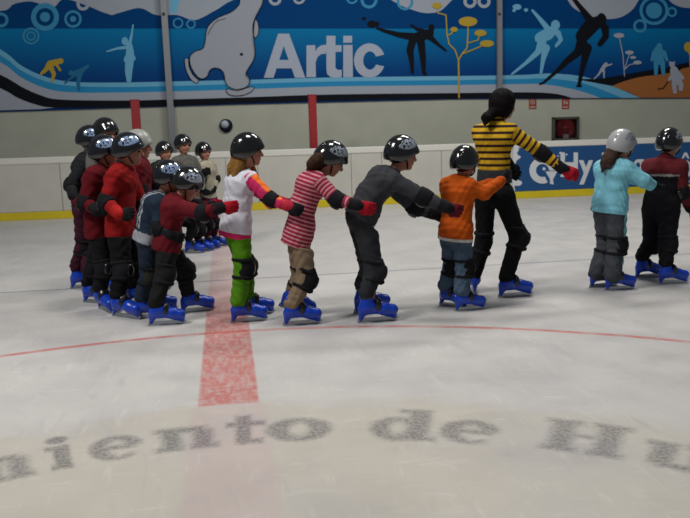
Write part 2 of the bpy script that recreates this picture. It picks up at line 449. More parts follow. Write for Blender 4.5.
    if T.get('skirt'):
        f = Field(res); f.cone(pel+spine*.02, pel-np.array([0, 0, .13*s]), .095*s, .125*s, .03, left, 1.3).cut(pel-np.array([0, 0, .13*s]), (0, 0, -1)).cut(pel+spine*.05, spine)
        f.run('skirt', T['skirt'], root, wr=.004, origin=O, attr=False)
    # ---- trousers
    B_ = p['pants']; f = Field(res); g = B_.get('g', .014); fl = B_.get('flare', 1.0); bot = B_.get('bot', .19)
    f.cone(pel+spine*.16*s, pel+spine*.06*s, .068*s+g*.5, .072*s+g*.5, .02, left, 1.3)
    f.cone(pel+spine*.06*s, pel-spine*.01*s, .072*s+g*.5, .082*s+g*.6, .03, left, 1.3)
    f.cut(hem-spine*((T['band'][1] if T.get('band') else 0)-.016), spine)
    for i in (0, 1):
        f.cone(pel-np.array([0, 0, .01]), hip[i]-np.array([0, 0, .02]), .076*s+g*.5, .074*s+g*.5, .03, reg=0)
        f.cone(hip[i], kn[i], .070*s+g, (.047*s+g)*(1+(fl-1)*.4), .02, reg=1+i)
        e_ = gfl[i]+Rf[i][2]*bot*s+(kn[i]-ank[i])*.02-Rf[i][0]*.018*s
        f.cone(kn[i], e_, (.047*s+g)*(1+(fl-1)*.4), (.040*s+g)*fl, .02, reg=1+i)
    rf = None
    if B_.get('regf'): rf = lambda V, reg: B_['regf'](V, reg, dict(pel=pel, hip=hip, kn=kn, ank=ank, lf=left, fw=fwd, s=s))
    f.run('trousers', B_['mats'], root, wr=B_.get('wr', .004), origin=O, regf=rf, attr=False)
    # ---- pads
    for i in (0, 1):
        if p.get('kneepads', True):
            ax = unit(ank[i]-kn[i]); th = unit(kn[i]-hip[i]); kf = unit(Rf[i][0]-ax*(Rf[i][0]@ax)); gr = (.047*s+B_.get('g', .014))*(1+(B_.get('flare', 1.0)-1)*.45)+.004
            f = Field(.006); m = p.get('padm', BLACKF)
            f.cone(kn[i]-th*.055*s+kf*.010, kn[i]+kf*.018*s, gr*1.04, gr*1.02, .02); f.cone(kn[i]+kf*.018*s, kn[i]+ax*.06*s+kf*.008, gr*1.02, gr*.99, .02)
            f.cut(kn[i]-th*.07*s, -th).cut(kn[i]+ax*.085*s, ax)
            if p.get('openback', True): f.minus(kn[i]-kf*.075*s, I3, (.062*s, .062*s, .045*s))
            k_ = f.run('knee_pad', m, root, origin=O, attr=False)
            f = Field(.006); f.ell(kn[i]+kf*(gr+.008*s), np.array([kf, np.cross(ax, kf), ax]), (.020*s, .036*s, .048*s), .01)
            f.run('knee_cap', BLACKP, k_, origin=O, attr=False)
            for q in (-.06, .065):
                f2 = Field(.005)
                d = ax if q > 0 else th; c = kn[i]+d*q*s+kf*.004; n = unit(np.cross(d, kf)); R = gr*1.06
                mb = [c+(kf*math.cos(t)+n*math.sin(t))*R for t in np.linspace(0, 2*math.pi, 17)]
                for a, bb in zip(mb, mb[1:]): f2.cone(a, bb, .008*s, .008*s, .006, d, 1.5)
                f2.run('knee_strap', BLACKF, k_, origin=O, attr=False)
        if p.get('elbowpads', True) and not p.get('noelbow', (0, 0))[i]:
            ua = unit(el[i]-sh[i]); fa = unit(wr[i]-el[i]); out = unit(ua-fa) if np.linalg.norm(ua-fa) > .15 else unit(np.array([0, 0, -1.0])-ua*-ua[2])
            f = Field(.006); g_ = .035*s+T.get('g', .014)*.8+.003
            f.cone(el[i]-ua*.045*s, el[i], g_*1.06, g_*1.0, .02); f.cone(el[i], el[i]+fa*.05*s, g_*1.02, g_*.94, .02)
            f.cut(el[i]-ua*.045*s, -ua).cut(el[i]+fa*.05*s, fa)
            e_ = f.run('elbow_pad', BLACKF, root, origin=O, attr=False)
            f = Field(.006); f.ell(el[i]+out*g_, np.array([out, np.cross(out, fa), fa]), (.014*s, .028*s, .036*s), .01)
            f.run('elbow_cap', p.get('ecap', BLACKP), e_, origin=O, attr=False)
        # wrist guard and glove
        gm = p['gloves'][i] if isinstance(p['gloves'], (list, tuple)) else p['gloves']
        d = unit(hd[i]-wr[i]); fa = unit(wr[i]-el[i])
        if gm is not None:
            f = Field(.005); hand(f, wr[i], hd[i], p.get('palm', [-chestf*.2+tleft*(1, -1)[i]]*2)[i], s, .0045)
            f.cone(wr[i]-fa*.02, wr[i]+d*.02, .028*s, .026*s, .015)
            f.run('glove', gm, root, origin=O, attr=False)
        if p.get('noguard'): continue
        f = Field(.005); f.cone(wr[i]-fa*.085*s, wr[i], .028*s+T.get('g', .014)*.7+.002, .025*s+T.get('g', .014)*.6+.001, .02); f.cone(wr[i], wr[i]+d*.03*s, .024*s+.008, .022*s+.009, .02)
        f.cut(wr[i]-fa*.055*s, -fa).cut(wr[i]+d*.045*s, d)
        f.run('wrist_guard', p.get('wgm', BLACKF), root, origin=O, attr=False)
    # ---- skates
    for i in (0, 1):
        sk = copy_tree(SKATE, SKC, root); place(sk, Rf[i], gfl[i]-O, s*p.get('sks', 1.0))
    return root

# ------------------------------------------------------------------ ice
CX, CY = -0.04, 0.66            # face-off circle centre
LET = [('m', -24.8, -18.1), ('i', -16.6, -14.2), ('e', -12.9, -8.3), ('n', -6.9, -1.4), ('t', -0.3, 3.2), ('o', 3.6, 9.6),
       ('d', 13.7, 19.6), ('e', 20.4, 25.7), ('H', 29.9, 36.7), ('u', 38.6, 44.6)]
def glyph(ch, x, y):
    """x, y: 0..1 across the letter, y in x-heights; returns coverage 0..1"""
    def sm(d, w=.16): return np.clip(.58-d/w*.5, 0, 1)
    def rect(x0, x1, y0, y1):
        return sm(np.maximum(np.maximum(x0-x, x-x1), np.maximum(y0-y, y-y1)))
    def ring(cx, cy, rx, ry, ix, iy):
        o = np.sqrt(((x-cx)/rx)**2+((y-cy)/ry)**2); i = np.sqrt(((x-cx)/ix)**2+((y-cy)/iy)**2)
        return sm(np.maximum((o-1)*min(rx, ry), (1-i)*min(ix, iy)))
    mx = lambda *a: np.maximum.reduce(a)
    if ch == 'i': return mx(rect(.1, .85, 0, .16), rect(.25, .8, 0, 1), rect(0, .7, .84, 1), sm(np.sqrt(((x-.45)/.36)**2+((y-1.3)/.16)**2)*.3-.3))
    if ch == 'n': return mx(rect(0, .42, 0, .14), rect(.1, .38, 0, 1), rect(0, .3, .86, 1), rect(.58, 1, 0, .14), rect(.63, .92, 0, .82), rect(.3, .8, .78, .98))
    if ch == 'm': return mx(rect(0, .3, 0, .14), rect(.05, .25, 0, 1), rect(.37, .66, 0, .14), rect(.42, .61, 0, .9), rect(.72, 1, 0, .14), rect(.76, .95, 0, .85), rect(.1, .85, .8, .98))
    if ch == 't': return mx(rect(.25, .62, .05, 1.32), rect(0, 1, .82, 1), rect(.35, .95, 0, .16))
    if ch == 'o': return ring(.5, .5, .5, .52, .19, .36)
    if ch == 'e': return mx(ring(.5, .5, .5, .52, .2, .36)*(1-rect(.62, 1.1, .22, .44)), rect(.2, .85, .43, .58))
    if ch == 'd': return mx(ring(.42, .5, .42, .52, .17, .36), rect(.6, .9, 0, 1.42), rect(.45, .9, 1.28, 1.42), rect(.6, 1.02, 0, .14))
    if ch == 'H': return mx(rect(0, .4, 0, .15), rect(.08, .33, 0, 1.38), rect(0, .4, 1.24, 1.38), rect(.6, 1, 0, .15), rect(.67, .92, 0, 1.38), rect(.6, 1, 1.24, 1.38), rect(.3, .7, .66, .76))
    if ch == 'u': return mx(rect(.08, .36, .1, 1), rect(0, .3, .86, 1), rect(.2, .8, 0, .18), rect(.64, .9, 0, 1), rect(.55, .8, .86, 1), rect(.7, 1, 0, .14))
    return x*0
xs = np.concatenate([np.arange(-16, -2, .5), np.arange(-2.0, 2.6, .0125), np.arange(2.6, 16.1, .5)])
ys = np.concatenate([np.arange(-3, 2.2, .4), np.arange(2.2, 3.72, .0125), np.arange(3.75, 13.0, .5), [13.12]])
GX, GY = np.meshgrid(xs, ys, indexing='ij')
ink = np.zeros_like(GX); rr = np.hypot(GX-CX, GY-CY); aa = np.degrees(np.arctan2(GX-CX, GY-CY))
for ch, a0, a1 in LET:
    r0 = 2.575 if a1 < 28 else 2.60
    m = (aa > a0-1.2) & (aa < a1+1.2) & (rr > 2.4) & (rr < 3.1)
    ink[m] = np.maximum(ink[m], glyph(ch, (aa[m]-a0)/(a1-a0), (rr[m]-r0)/.25))
nxs, nys = len(xs), len(ys)
V = np.stack([GX.ravel(), GY.ravel(), GX.ravel()*0], 1)
ii = np.arange(nxs*nys).reshape(nxs, nys)
Q = np.stack([ii[:-1, :-1], ii[1:, :-1], ii[1:, 1:], ii[:-1, 1:]], -1).reshape(-1, 4)
ICE = bpy.data.materials.new('painted_ice'); ICE.use_nodes = True
nt = ICE.node_tree; N = nt.nodes; L = nt.links; bs = N['Principled BSDF']
def nd(t, **k):
    x = N.new(t)
    for a, b in k.items(): setattr(x, a, b)
    return x
def mth(op, a, b=0.0, c=0.0, clamp=False):
    x = nd('ShaderNodeMath', operation=op, use_clamp=clamp)
    for i, q in enumerate((a, b, c)):
        if isinstance(q, (int, float)): x.inputs[i].default_value = q
        else: L.new(q, x.inputs[i])
    return x.outputs[0]
def mr(v, a, b, c=0.0, d=1.0, smooth=True):
    x = nd('ShaderNodeMapRange'); x.interpolation_type = 'SMOOTHSTEP' if smooth else 'LINEAR'
    L.new(v, x.inputs[0])
    for i, q in enumerate((a, b, c, d)): x.inputs[i+1].default_value = q
    return x.outputs[0]
def mixc(a, b, f):
    x = nd('ShaderNodeMix', data_type='RGBA')
    for i, q in ((0, f), (6, a), (7, b)):
        if isinstance(q, (int, float)): x.inputs[i].default_value = q
        elif isinstance(q, tuple): x.inputs[i].default_value = q
        else: L.new(q, x.inputs[i])
    return x.outputs[2]
tc = nd('ShaderNodeTexCoord'); sp = nd('ShaderNodeSeparateXYZ'); L.new(tc.outputs['Object'], sp.inputs[0])
X_, Y_ = sp.outputs[0], sp.outputs[1]
def noise(scale, detail=4, stretch=None, dist=0, rot=0):
    n = nd('ShaderNodeTexNoise'); n.inputs['Scale'].default_value = scale; n.inputs['Detail'].default_value = detail; n.inputs['Distortion'].default_value = dist
    mp = nd('ShaderNodeMapping'); L.new(tc.outputs['Object'], mp.inputs[0])
    if stretch: mp.inputs['Scale'].default_value = stretch
    mp.inputs['Rotation'].default_value = (0, 0, rot)
    L.new(mp.outputs[0], n.inputs['Vector']); return n.outputs['Fac']
dx = mth('SUBTRACT', X_, CX); dy = mth('SUBTRACT', Y_, CY)
R_ = mth('SQRT', mth('ADD', mth('MULTIPLY', dx, dx), mth('MULTIPLY', dy, dy)))
wob = mth('MULTIPLY', mth('SUBTRACT', noise(1.6, 4), .5), .5)
cream = mr(mth('ADD', R_, wob), 3.16, 2.96)
base = mixc(rgb('bcbab8'), rgb('bab5ac'), cream)
blot = noise(1.1, 5)
base = mixc(base, rgb('a4a3a7'), mth('MULTIPLY', mr(blot, .45, .72), .45))
scr = noise(22, 6, (1, .22, 1), .8, .5); scr2 = noise(24, 6, (.2, 1, 1), .8, .35)
base = mixc(base, rgb('e2e1df'), mth('MULTIPLY', mr(mth('MAXIMUM', scr, scr2), .56, .80), .22))
base = mixc(base, rgb('a3a2a6'), mth('MULTIPLY', mr(noise(5, 6, (1, .3, 1), 2, .9), .55, .8), .45))
speck = mr(noise(60, 4, None, .6), .36, .62)
# centre stripe, 30 cm of red, faded to pink inside the lettering disc
sx = mth('ABSOLUTE', mth('ADD', X_, .045))
st = mr(sx, .162, .142)
red = mth('MULTIPLY', st, mr(mth('ADD', R_, mth('MULTIPLY', wob, .3)), 3.06, 3.10))
wear = mr(mth('ADD', mth('MULTIPLY', noise(34, 6, (1, .3, 1), .6, .6), .6), mth('MULTIPLY', noise(34, 6, (.3, 1, 1), .6, .5), .4)), .36, .62, .5, 1.0)
far = mr(Y_, 5.2, 7.2, 1.0, .38)
base = mixc(base, rgb('b8605a'), mth('MULTIPLY', mth('MULTIPLY', red, wear), mth('MULTIPLY', far, .85)))
base = mixc(base, rgb('b99fa6'), mth('MULTIPLY', mth('MULTIPLY', mr(sx, .21, .15), mth('LESS_THAN', R_, 3.08)), .30))
# thin red circle line
ring = mth('MULTIPLY', mr(mth('ABSOLUTE', mth('SUBTRACT', R_, 4.5)), .036, .018), mr(noise(9, 4), .3, .6, .35, .72))
base = mixc(base, rgb('b8554f'), ring)
# dark seam parallel to the boards
sm_ = mr(mth('ABSOLUTE', mth('SUBTRACT', Y_, 7.02)), .030, .012)
base = mixc(base, rgb('6a6f7c'), mth('MULTIPLY', sm_, .6))
at = nd('ShaderNodeAttribute'); at.attribute_name = 'ink'
ik = mth('ADD', at.outputs['Fac'], mth('MULTIPLY', mth('SUBTRACT', noise(38, 3), .5), .4))
ik = mth('MULTIPLY', mr(ik, .15, .85), mth('GREATER_THAN', at.outputs['Fac'], .001))
ik = mth('MULTIPLY', ik, mth('ADD', mth('MULTIPLY', speck, .30), .38))
base = mixc(base, rgb('4c4c52'), ik)
L.new(base, bs.inputs['Base Color'])
bs.inputs['Specular IOR Level'].default_value = .35
L.new(mr(noise(3, 5), .3, .7, .32, .55), bs.inputs['Roughness'])
bp = nd('ShaderNodeBump'); bp.inputs['Strength'].default_value = .22; bp.inputs['Distance'].default_value = .004
L.new(mth('ADD', scr, scr2), bp.inputs['Height']); L.new(bp.outputs[0], bs.inputs['Normal'])
me = mesh('floor', V, [tuple(q) for q in Q.tolist()], ICE)
at = me.attributes.new('ink', 'FLOAT', 'POINT'); at.data.foreach_set('value', ink.ravel().astype(np.float32))
tag(link('floor', me), kind='structure')
# ground under the spectators' side, behind the boards
f2 = MB().box((-16, 13.15, -.02), (16, 15.6, .0)).build('floor', mat('concrete_floor', '55554f', rough=.8)); tag(f2, kind='structure')

# ------------------------------------------------------------------ boards
BY, BH = 13.09, 1.0
WHITE = mat('white_board_plastic', 'b9b8b0', rough=.4, noise=.05, nscale=3)
CAPM = mat('cap_rail_white', 'cfcec8', rough=.35)
YEL = mat('yellow_kick_plastic', 'c9b51e', rough=.4, noise=.06, nscale=4)
SEAM = mat('board_seam', '7d7c76', rough=.6)
bd = empty('rink_boards', (3, BY, 0)); tag(bd, 'white plastic rink boards with yellow kick strip along the far edge of the ice', 'rink boards')
def bpart(name, a, b, m, par=None, bev=0):
    mb = MB().box(np.array(a)-(3, BY, 0), np.array(b)-(3, BY, 0), bev); o = mb.build(name, m, par or bd); return o
def board_panels():
    x = -14.83
    while x < 15.5:
        bpart('board_panel', (x+.004, BY, .13), (x+2.12-.004, BY+.04, .90), WHITE); x += 2.12
board_panels()
bpart('backing', (-16, BY+.02, 0), (16, BY+.09, .98), SEAM)
bpart('kick_strip', (-16, BY-.018, 0), (16, BY+.03, .125), YEL, bev=.006)
bpart('cap_rail', (-16, BY-.012, .895), (16, BY+.10, BH), CAPM, bev=.012)
def seams():
    x = -14.83-.53
    while x < 15:
        bpart('panel_seam', (x-.006, BY-.002, .13), (x+.006, BY, .90), SEAM); x += 1.06
seams()

# advertising board
def Bp(u, v, off=.0): return P(u, v, BY-.012-off)
def shape_mesh(pts3, thick=.002):
    """flat extruded polygon given front points; extruded towards +y"""
    n = len(pts3); V = [tuple(p) for p in pts3]+[(p[0], p[1]+thick, p[2]) for p in pts3]
    ar = sum(pts3[i][0]*pts3[(i+1) % n][2]-pts3[(i+1) % n][0]*pts3[i][2] for i in range(n))
    F = [tuple(range(n)), tuple(range(2*n-1, n-1, -1))]+[(i, i+n, (i+1) % n+n, (i+1) % n) for i in range(n)]
    if ar < 0: F = [f[::-1] for f in F]
    return V, F
class Print:
    """flat printed shapes on a plane y=Y, drawn in photo coordinates and laid on the real surface"""
    def __init__(s, Y, parent, org): s.Y = Y; s.parent = parent; s.org = np.array(org); s.k = 0
    def poly(s, name, polys, m, layer):
        mb = MB()
        for j, q in enumerate(polys):
            pts = [P(u, v, s.Y-.0022*layer-.00015*j)-s.org for u, v in q]; mb.add(*shape_mesh(pts))
        return mb.build(name, m, s.parent)
def ell(cx, cy, rx, ry, n=28, a0=0, a1=360): return [(cx+rx*math.cos(math.radians(a0+(a1-a0)*i/n)), cy+ry*math.sin(math.radians(a0+(a1-a0)*i/n))) for i in range(n if a1-a0 == 360 else n+1)]
def stroke(pts, w):
    """quads along a polyline; w constant or per point"""
    w = w if isinstance(w, (list, tuple)) else [w]*len(pts); out = []
    for i in range(len(pts)-1):
        (x0, y0), (x1, y1) = pts[i], pts[i+1]; dx, dy = x1-x0, y1-y0; l = math.hypot(dx, dy) or 1; nx, ny = -dy/l/2, dx/l/2
        out.append([(x0+nx*w[i], y0+ny*w[i]), (x1+nx*w[i+1], y1+ny*w[i+1]), (x1-nx*w[i+1], y1-ny*w[i+1]), (x0-nx*w[i], y0-ny*w[i])])
        out.append(ell(x1, y1, w[i+1]/2, w[i+1]/2, 10))
    out.append(ell(pts[0][0], pts[0][1], w[0]/2, w[0]/2, 10)); return out
def ringp(cx, cy, r, w, n=28):
    return [[(cx+(r+d)*math.cos(a), cy+(r+d)*math.sin(a)) for d, a in ((w/2, t), (w/2, t2), (-w/2, t2), (-w/2, t))]
            for t, t2 in ((2*math.pi*i/n, 2*math.pi*(i+1)/n) for i in range(n))]
def spline(pts, n=6, closed=False):
    out = []; m = len(pts)
    rng = range(m) if closed else range(m-1)
    for i in rng:
        g = (lambda k: pts[k % m]) if closed else (lambda k: pts[max(0, min(m-1, k))])
        p0, p1, p2, p3 = g(i-1), g(i), g(i+1), g(i+2)
        for j in range(n):
            t = j/n
            out.append(tuple(.5*(2*p1[k]+(p2[k]-p0[k])*t+(2*p0[k]-5*p1[k]+4*p2[k]-p3[k])*t*t+(3*p1[k]-p0[k]-3*p2[k]+p3[k])*t**3) for k in (0, 1)))
    if not closed: out.append(pts[-1])
    return out
def text_obj(name, s, u0, v0, u1, v1, Y, m, parent, org, bold=.0, cap=None):
    """text whose ink box spans photo (u0,v0 top) to (u1,v1 bottom) on the plane y=Y"""
    cu = bpy.data.curves.new(name, 'FONT'); cu.body = s; cu.offset = bold; cu.extrude = .01; cu.resolution_u = 3; cu.space_character = 1.0+bold*2.2
    o = bpy.data.objects.new('t', cu); COL.objects.link(o); bpy.context.view_layer.update()
    dg = bpy.context.evaluated_depsgraph_get(); me = bpy.data.meshes.new_from_object(o.evaluated_get(dg)); bpy.data.objects.remove(o); bpy.data.curves.remove(cu)
    n = len(me.vertices); co = np.empty(n*3); me.vertices.foreach_get('co', co); co = co.reshape(-1, 3)
    lo, hi = co.min(0), co.max(0); A = P(u0, v1, Y); B = P(u1, v1, Y); C_ = P(u0, v0, Y)
    fx = (co[:, 0]-lo[0])/(hi[0]-lo[0]); fy = (co[:, 1]-lo[1])/(hi[1]-lo[1])
    W = A+fx[:, None]*(B-A)+fy[:, None]*(C_-A); W[:, 1] = Y+np.where(co[:, 2] > 0, -.002, 0)
    me.vertices.foreach_set('co', (W-np.array(org)).ravel()); me.materials.clear(); me.materials.append(m); me.update()
    return link(name, me, parent)

e0 = Bp(515, 190); x0 = e0[0]
ad = empty('advertising_board', (x0+3.5, BY-.012, .13)); tag(ad, 'blue advertising board with white round logo and lettering fixed to the rink boards', 'advertising board')
ADM = mat('blue_advert_print', '1c4a7c', rough=.35, noise=.04)
WP = mat('white_print', 'c6cad0', rough=.45)
org = np.array([x0+3.5, BY-.012, .13])
MB().box(np.array((x0, BY-.016, .13))-org, np.array((15.9, BY-.001, .892))-org).build('panel', ADM, ad)
pr = Print(BY-.018, ad, org)
pr.poly('icicle_print', [spline([(513.5, 147.5), (519, 148.5), (517, 154), (521, 157), (516.5, 161), (515, 167), (515.5, 174), (519, 175.5), (517, 179), (522, 182), (520, 185.5), (514.5, 186), (515, 190.5), (512.8, 190.5)], 4, True)], WP, 1)
pr.poly('round_logo', [q for q in ringp(542.5, 170.5, 9.8, 6.6, 36)], WP, 1)
pr.poly('funnel', [[(545.5, 171.5), (557.5, 171.2), (553.0, 179.5), (553.8, 184.5), (549.8, 184.0), (550.2, 179.5)], ], WP, 3)
pr.poly('logo_gap', [[(544, 166.2), (562, 166.0), (562, 171), (544, 171.3)], [(542.5, 171.2), (545.5, 171.2), (550, 179.5), (549.2, 184.9), (547, 181)]], ADM, 2)
pr.poly('dot', [ell(544, 168.8, 1.6, 1.6)]+[ell(560.5, 153, 1.3, 1.3, 12), ell(563, 157, 2.2, 1.9, 12), ell(566.5, 154.5, 1, 1, 10), ell(558, 156, .8, .8, 10)], WP, 3)
text_obj('lettering', 'Hyd', 560.5, 152.3, 605.5, 184.5, BY-.02, WP, ad, org, .03)
text_obj('lettering', 'r o', 607.5, 158.6, 631, 178.0, BY-.02, WP, ad, org, .01)
text_obj('lettering', 'gen', 632.5, 158.8, 668, 184.0, BY-.02, WP, ad, org, .004)
text_obj('lettering', 'ômica', 679, 152.5, 742, 177.8, BY-.02, WP, ad, org, .004)
pr.poly('yellow_mark', [[(689, 180.5), (696, 179.8), (696, 181.5), (689, 182.2)]], mat('yellow_print', 'c9b51e'), 1)

# ------------------------------------------------------------------ back wall
WY = 15.5
WALL = mat('painted_block_wall', 'b3b5a8', rough=.85, spec=.2, noise=.05, nscale=2.2, bump=.2, bscale=25)
w = MB().box((-16, WY, -.1), (16, WY+.2, 6.5)).build('wall_back', WALL); tag(w, kind='structure')
tr = MB().box((-16, WY-.012, .0), (16, WY, .12)).build('trim_1', mat('grey_skirting', '5f605a')); tag(tr, kind='structure')

# red posts standing behind the boards
REDP = mat('red_post_paint', '8e1f27', rough=.45)
for u, vt, w_, lab in ((136.2, 99.5, .135, 'red square post behind the boards, left of the bunched children'), (312.8, 94.5, .13, 'red square post behind the boards above the girl in the striped top')):
    c = P(u, 120, 13.45); top = P(u, vt, 13.45)[2]
    t = empty('red_post', (c[0], 13.45, 0)); tag(t, lab, 'post', 'red posts behind the boards')
    MB().box((-w_/2, -w_/2, .012), (w_/2, w_/2, top-.02), .008).build('post', REDP, t)
    MB().box((-w_/2-.006, -w_/2-.006, top-.02), (w_/2+.006, w_/2+.006, top), .004).build('end_cap', REDP, t)
    MB().box((-.12, -.12, 0), (.12, .12, .012)).build('base_plate', REDP, t)
# fire hose cabinet
c0 = P(553, 141, WY-.09); c1 = P(579.5, 116.5, WY-.09); cc = (c0+c1)/2; cc[1] = WY
cab = empty('fire_hose_cabinet', cc); tag(cab, 'grey framed wall cabinet with a dark red fire hose reel inside', 'fire hose cabinet')
wx = (c1[0]-c0[0])/2; wz = (c1[2]-c0[2])/2; FR = mat('dull_steel', '55554f', rough=.5, metal=.3)
mb = MB(); t_ = .045
for a, b in (((-wx, -.09, -wz), (-wx+t_, 0, wz)), ((wx-t_, -.09, -wz), (wx, 0, wz)), ((-wx, -.09, -wz), (wx, 0, -wz+t_)), ((-wx, -.09, wz-t_), (wx, 0, wz))): mb.box(a, b, .004)
mb.build('frame', FR, cab); MB().box((-wx+t_, -.02, -wz+t_), (wx-t_, -.005, wz-t_)).build('back_panel', mat('dark_cabinet', '35201f', rough=.7), cab)
rl = MB(); n = 40
for k in range(5):
    r = .09+.032*k*.8; rl.tube([(r*math.cos(2*math.pi*i/n), -.05, r*math.sin(2*math.pi*i/n)) for i in range(n)], .014, 6, True)
hr = rl.build('hose_reel', mat('dark_red_hose', '6b1a20', rough=.55), cab, True)
rl = MB(); rl.tube([(0, -.03, 0), (0, -.075, 0)], .07, 18); rl.build('hub', mat('dark_red_hub', '7d252b'), cab, True)
MB().box((-.05, -.074, -wz+t_), (.06, -.06, -wz+.13)).build('label_card', mat('card', 'b7b5bd'), cab)
MB().box((-wx+t_, -.082, -wz+t_), (wx-t_, -.079, wz-t_)).build('door_glass', mat('smoked', '8a7a7a', rough=.1), cab)
gm = bpy.data.materials.new('cabinet_glass'); gm.use_nodes = True; g_ = gm.node_tree.nodes['Principled BSDF']; g_.inputs['Transmission Weight'].default_value = 1; g_.inputs['Roughness'].default_value = .05; g_.inputs['IOR'].default_value = 1.1
for o in cab.children:
    if o.name.startswith('door_glass'): o.data.materials.clear(); o.data.materials.append(gm)
# two red signs
REDS = mat('red_sign', 'a03a34', rough=.5); SW = mat('sign_white', 'b9b0a6', rough=.5)
for u, lab, kind in ((532.5, 'small red safety sign with pale hose symbol, directly right of the woman\'s head', 0), (565.5, 'small red safety sign with pale symbol above the fire hose cabinet', 1)):
    a = P(u-3.8, 109, WY); b = P(u+3.8, 97.3, WY); c = (a+b)/2; sg = empty('safety_sign', c); tag(sg, lab, 'sign', 'red safety signs on the wall')
    hx, hz = (b[0]-a[0])/2, (b[2]-a[2])/2
    MB().box((-hx, -.012, -hz), (hx, -.002, hz), .002).build('plate', REDS, sg)
    m_ = MB()
    if kind == 0:
        m_.tube([(.045*math.cos(2*math.pi*i/20)-.005, -.0145, .02+.045*math.sin(2*math.pi*i/20)) for i in range(20)], .008, 5, True)
        m_.box((-.012, -.0145, -.0), (.012, -.012, .035))
    else:
        m_.box((-.045, -.0145, -.02), (-.012, -.012, .06)); m_.add([(-.0, -.0145, -.02), (.05, -.0145, -.02), (.04, -.0145, .03), (.02, -.0145, .05)], [(0, 1, 2, 3)])
    for q in range(3): m_.box((-hx*.75+q*hx*.5, -.0145, -hz*.82), (-hx*.75+q*hx*.5+hx*.36, -.012, -hz*.55))
    m_.build('pictogram', SW, sg)
# small switch
c = P(516, 132.5, WY); sw = empty('wall_switch', c); tag(sw, 'small dark call point on the wall right of the woman\'s shoulder', 'switch')
MB().box((-.055, -.04, -.07), (.055, 0, .07), .006).build('housing', mat('switch_grey', '6b6b66'), sw); MB().box((-.035, -.046, -.05), (.035, -.04, .015), .003).build('button', mat('switch_dark', '26262a'), sw)
# round wall fixture
c = P(226, 125.5, WY); rd = empty('wall_disc', c); tag(rd, 'round dark blue rimmed disc on the wall above the children at the back', 'round disc')
mb = MB(); mb.tube([(0, 0, 0), (0, -.05, 0)], .128, 28); mb.build('rim', mat('navy_rim', '1c2233', rough=.35), rd, True)
mb = MB(); mb.tube([(-.022, -.05, .025), (-.022, -.058, .025)], .075, 24); mb.build('white_face', mat('disc_face', 'b2bcc8', rough=.3), rd, True)
# ------------------------------------------------------------------ mural banner
MY = WY-.034
lo_ = P(-60, 112, MY); 
ban = empty('mural_banner', (2.8, MY, 1.84)); tag(ban, 'long printed mural banner of blue winter sport figures on the back wall', 'banner')
BO = np.array((2.8, MY, 1.84))
bk = MB(); bot = [P(u, v, MY) for u, v in ((-60, 112), (0, 110.3), (240, 103.6), (460, 98.6), (690, 98.2), (760, 98.2))]
bot = [(-13, 1.79), (-3.97, 1.80), (.35, 1.835), (4.7, 1.84), (9.8, 1.745), (15.5, 1.70)]
V = []; 
for x, z in bot: V += [(x-BO[0], 0, z-BO[2]), (x-BO[0], 0, 4.6-BO[2]), (x-BO[0], .03, z-BO[2]), (x-BO[0], .03, 4.6-BO[2])]
F = []
for i in range(5):
    a, b = 4*i, 4*i+4; F += [(a, b, b+1, a+1), (a+2, a+3, b+3, b+2), (a, a+2, b+2, b), (a+1, b+1, b+3, a+3)]
F += [(0, 1, 3, 2), (20, 22, 23, 21)]
# printed sky-blue fading to deep blue (ink gradient of the artwork)
bm_ = bpy.data.materials.new('mural_print'); bm_.use_nodes = True; nt2 = bm_.node_tree; b2 = nt2.nodes['Principled BSDF']; b2.inputs['Roughness'].default_value = .6; b2.inputs['Specular IOR Level'].default_value = .06
t2 = nt2.nodes.new('ShaderNodeTexCoord'); s2 = nt2.nodes.new('ShaderNodeSeparateXYZ'); nt2.links.new(t2.outputs['Object'], s2.inputs[0])
m2 = nt2.nodes.new('ShaderNodeMapRange'); nt2.links.new(s2.outputs[2], m2.inputs[0]); m2.inputs[1].default_value = .16; m2.inputs[2].default_value = 1.45
r2 = nt2.nodes.new('ShaderNodeValToRGB'); nt2.links.new(m2.outputs[0], r2.inputs[0]); r2.color_ramp.elements[0].color = rgb('06316c'); r2.color_ramp.elements[1].color = rgb('0a76ac')
e_ = r2.color_ramp.elements.new(.35); e_.color = rgb('0b4482'); nt2.links.new(r2.outputs[0], b2.inputs['Base Color'])
mb = MB(); mb.add(V, F); mb.build('printed_sheet', bm_, ban)
def pm(n, c): return mat('print_'+n, c, rough=.7, spec=.06)
PW, PK, PC, PL = pm('white', 'a2a9b6'), pm('black', '17191f'), pm('cyan', '2f8cc0'), pm('light_blue', '6fb0d2')
PT, PG, PO, PH, PS = pm('teal_hills', '033f78'), pm('gold', 'b59a3a'), pm('orange', 'a4683a'), pm('ghost', '2a6f96'), pm('sky', '3f8fb8')
mu = Print(MY-.002, ban, BO); pl = mu.poly
def strip(a, b): return [spline(a, 5)+spline(b, 5)[::-1]]
TOP = -40
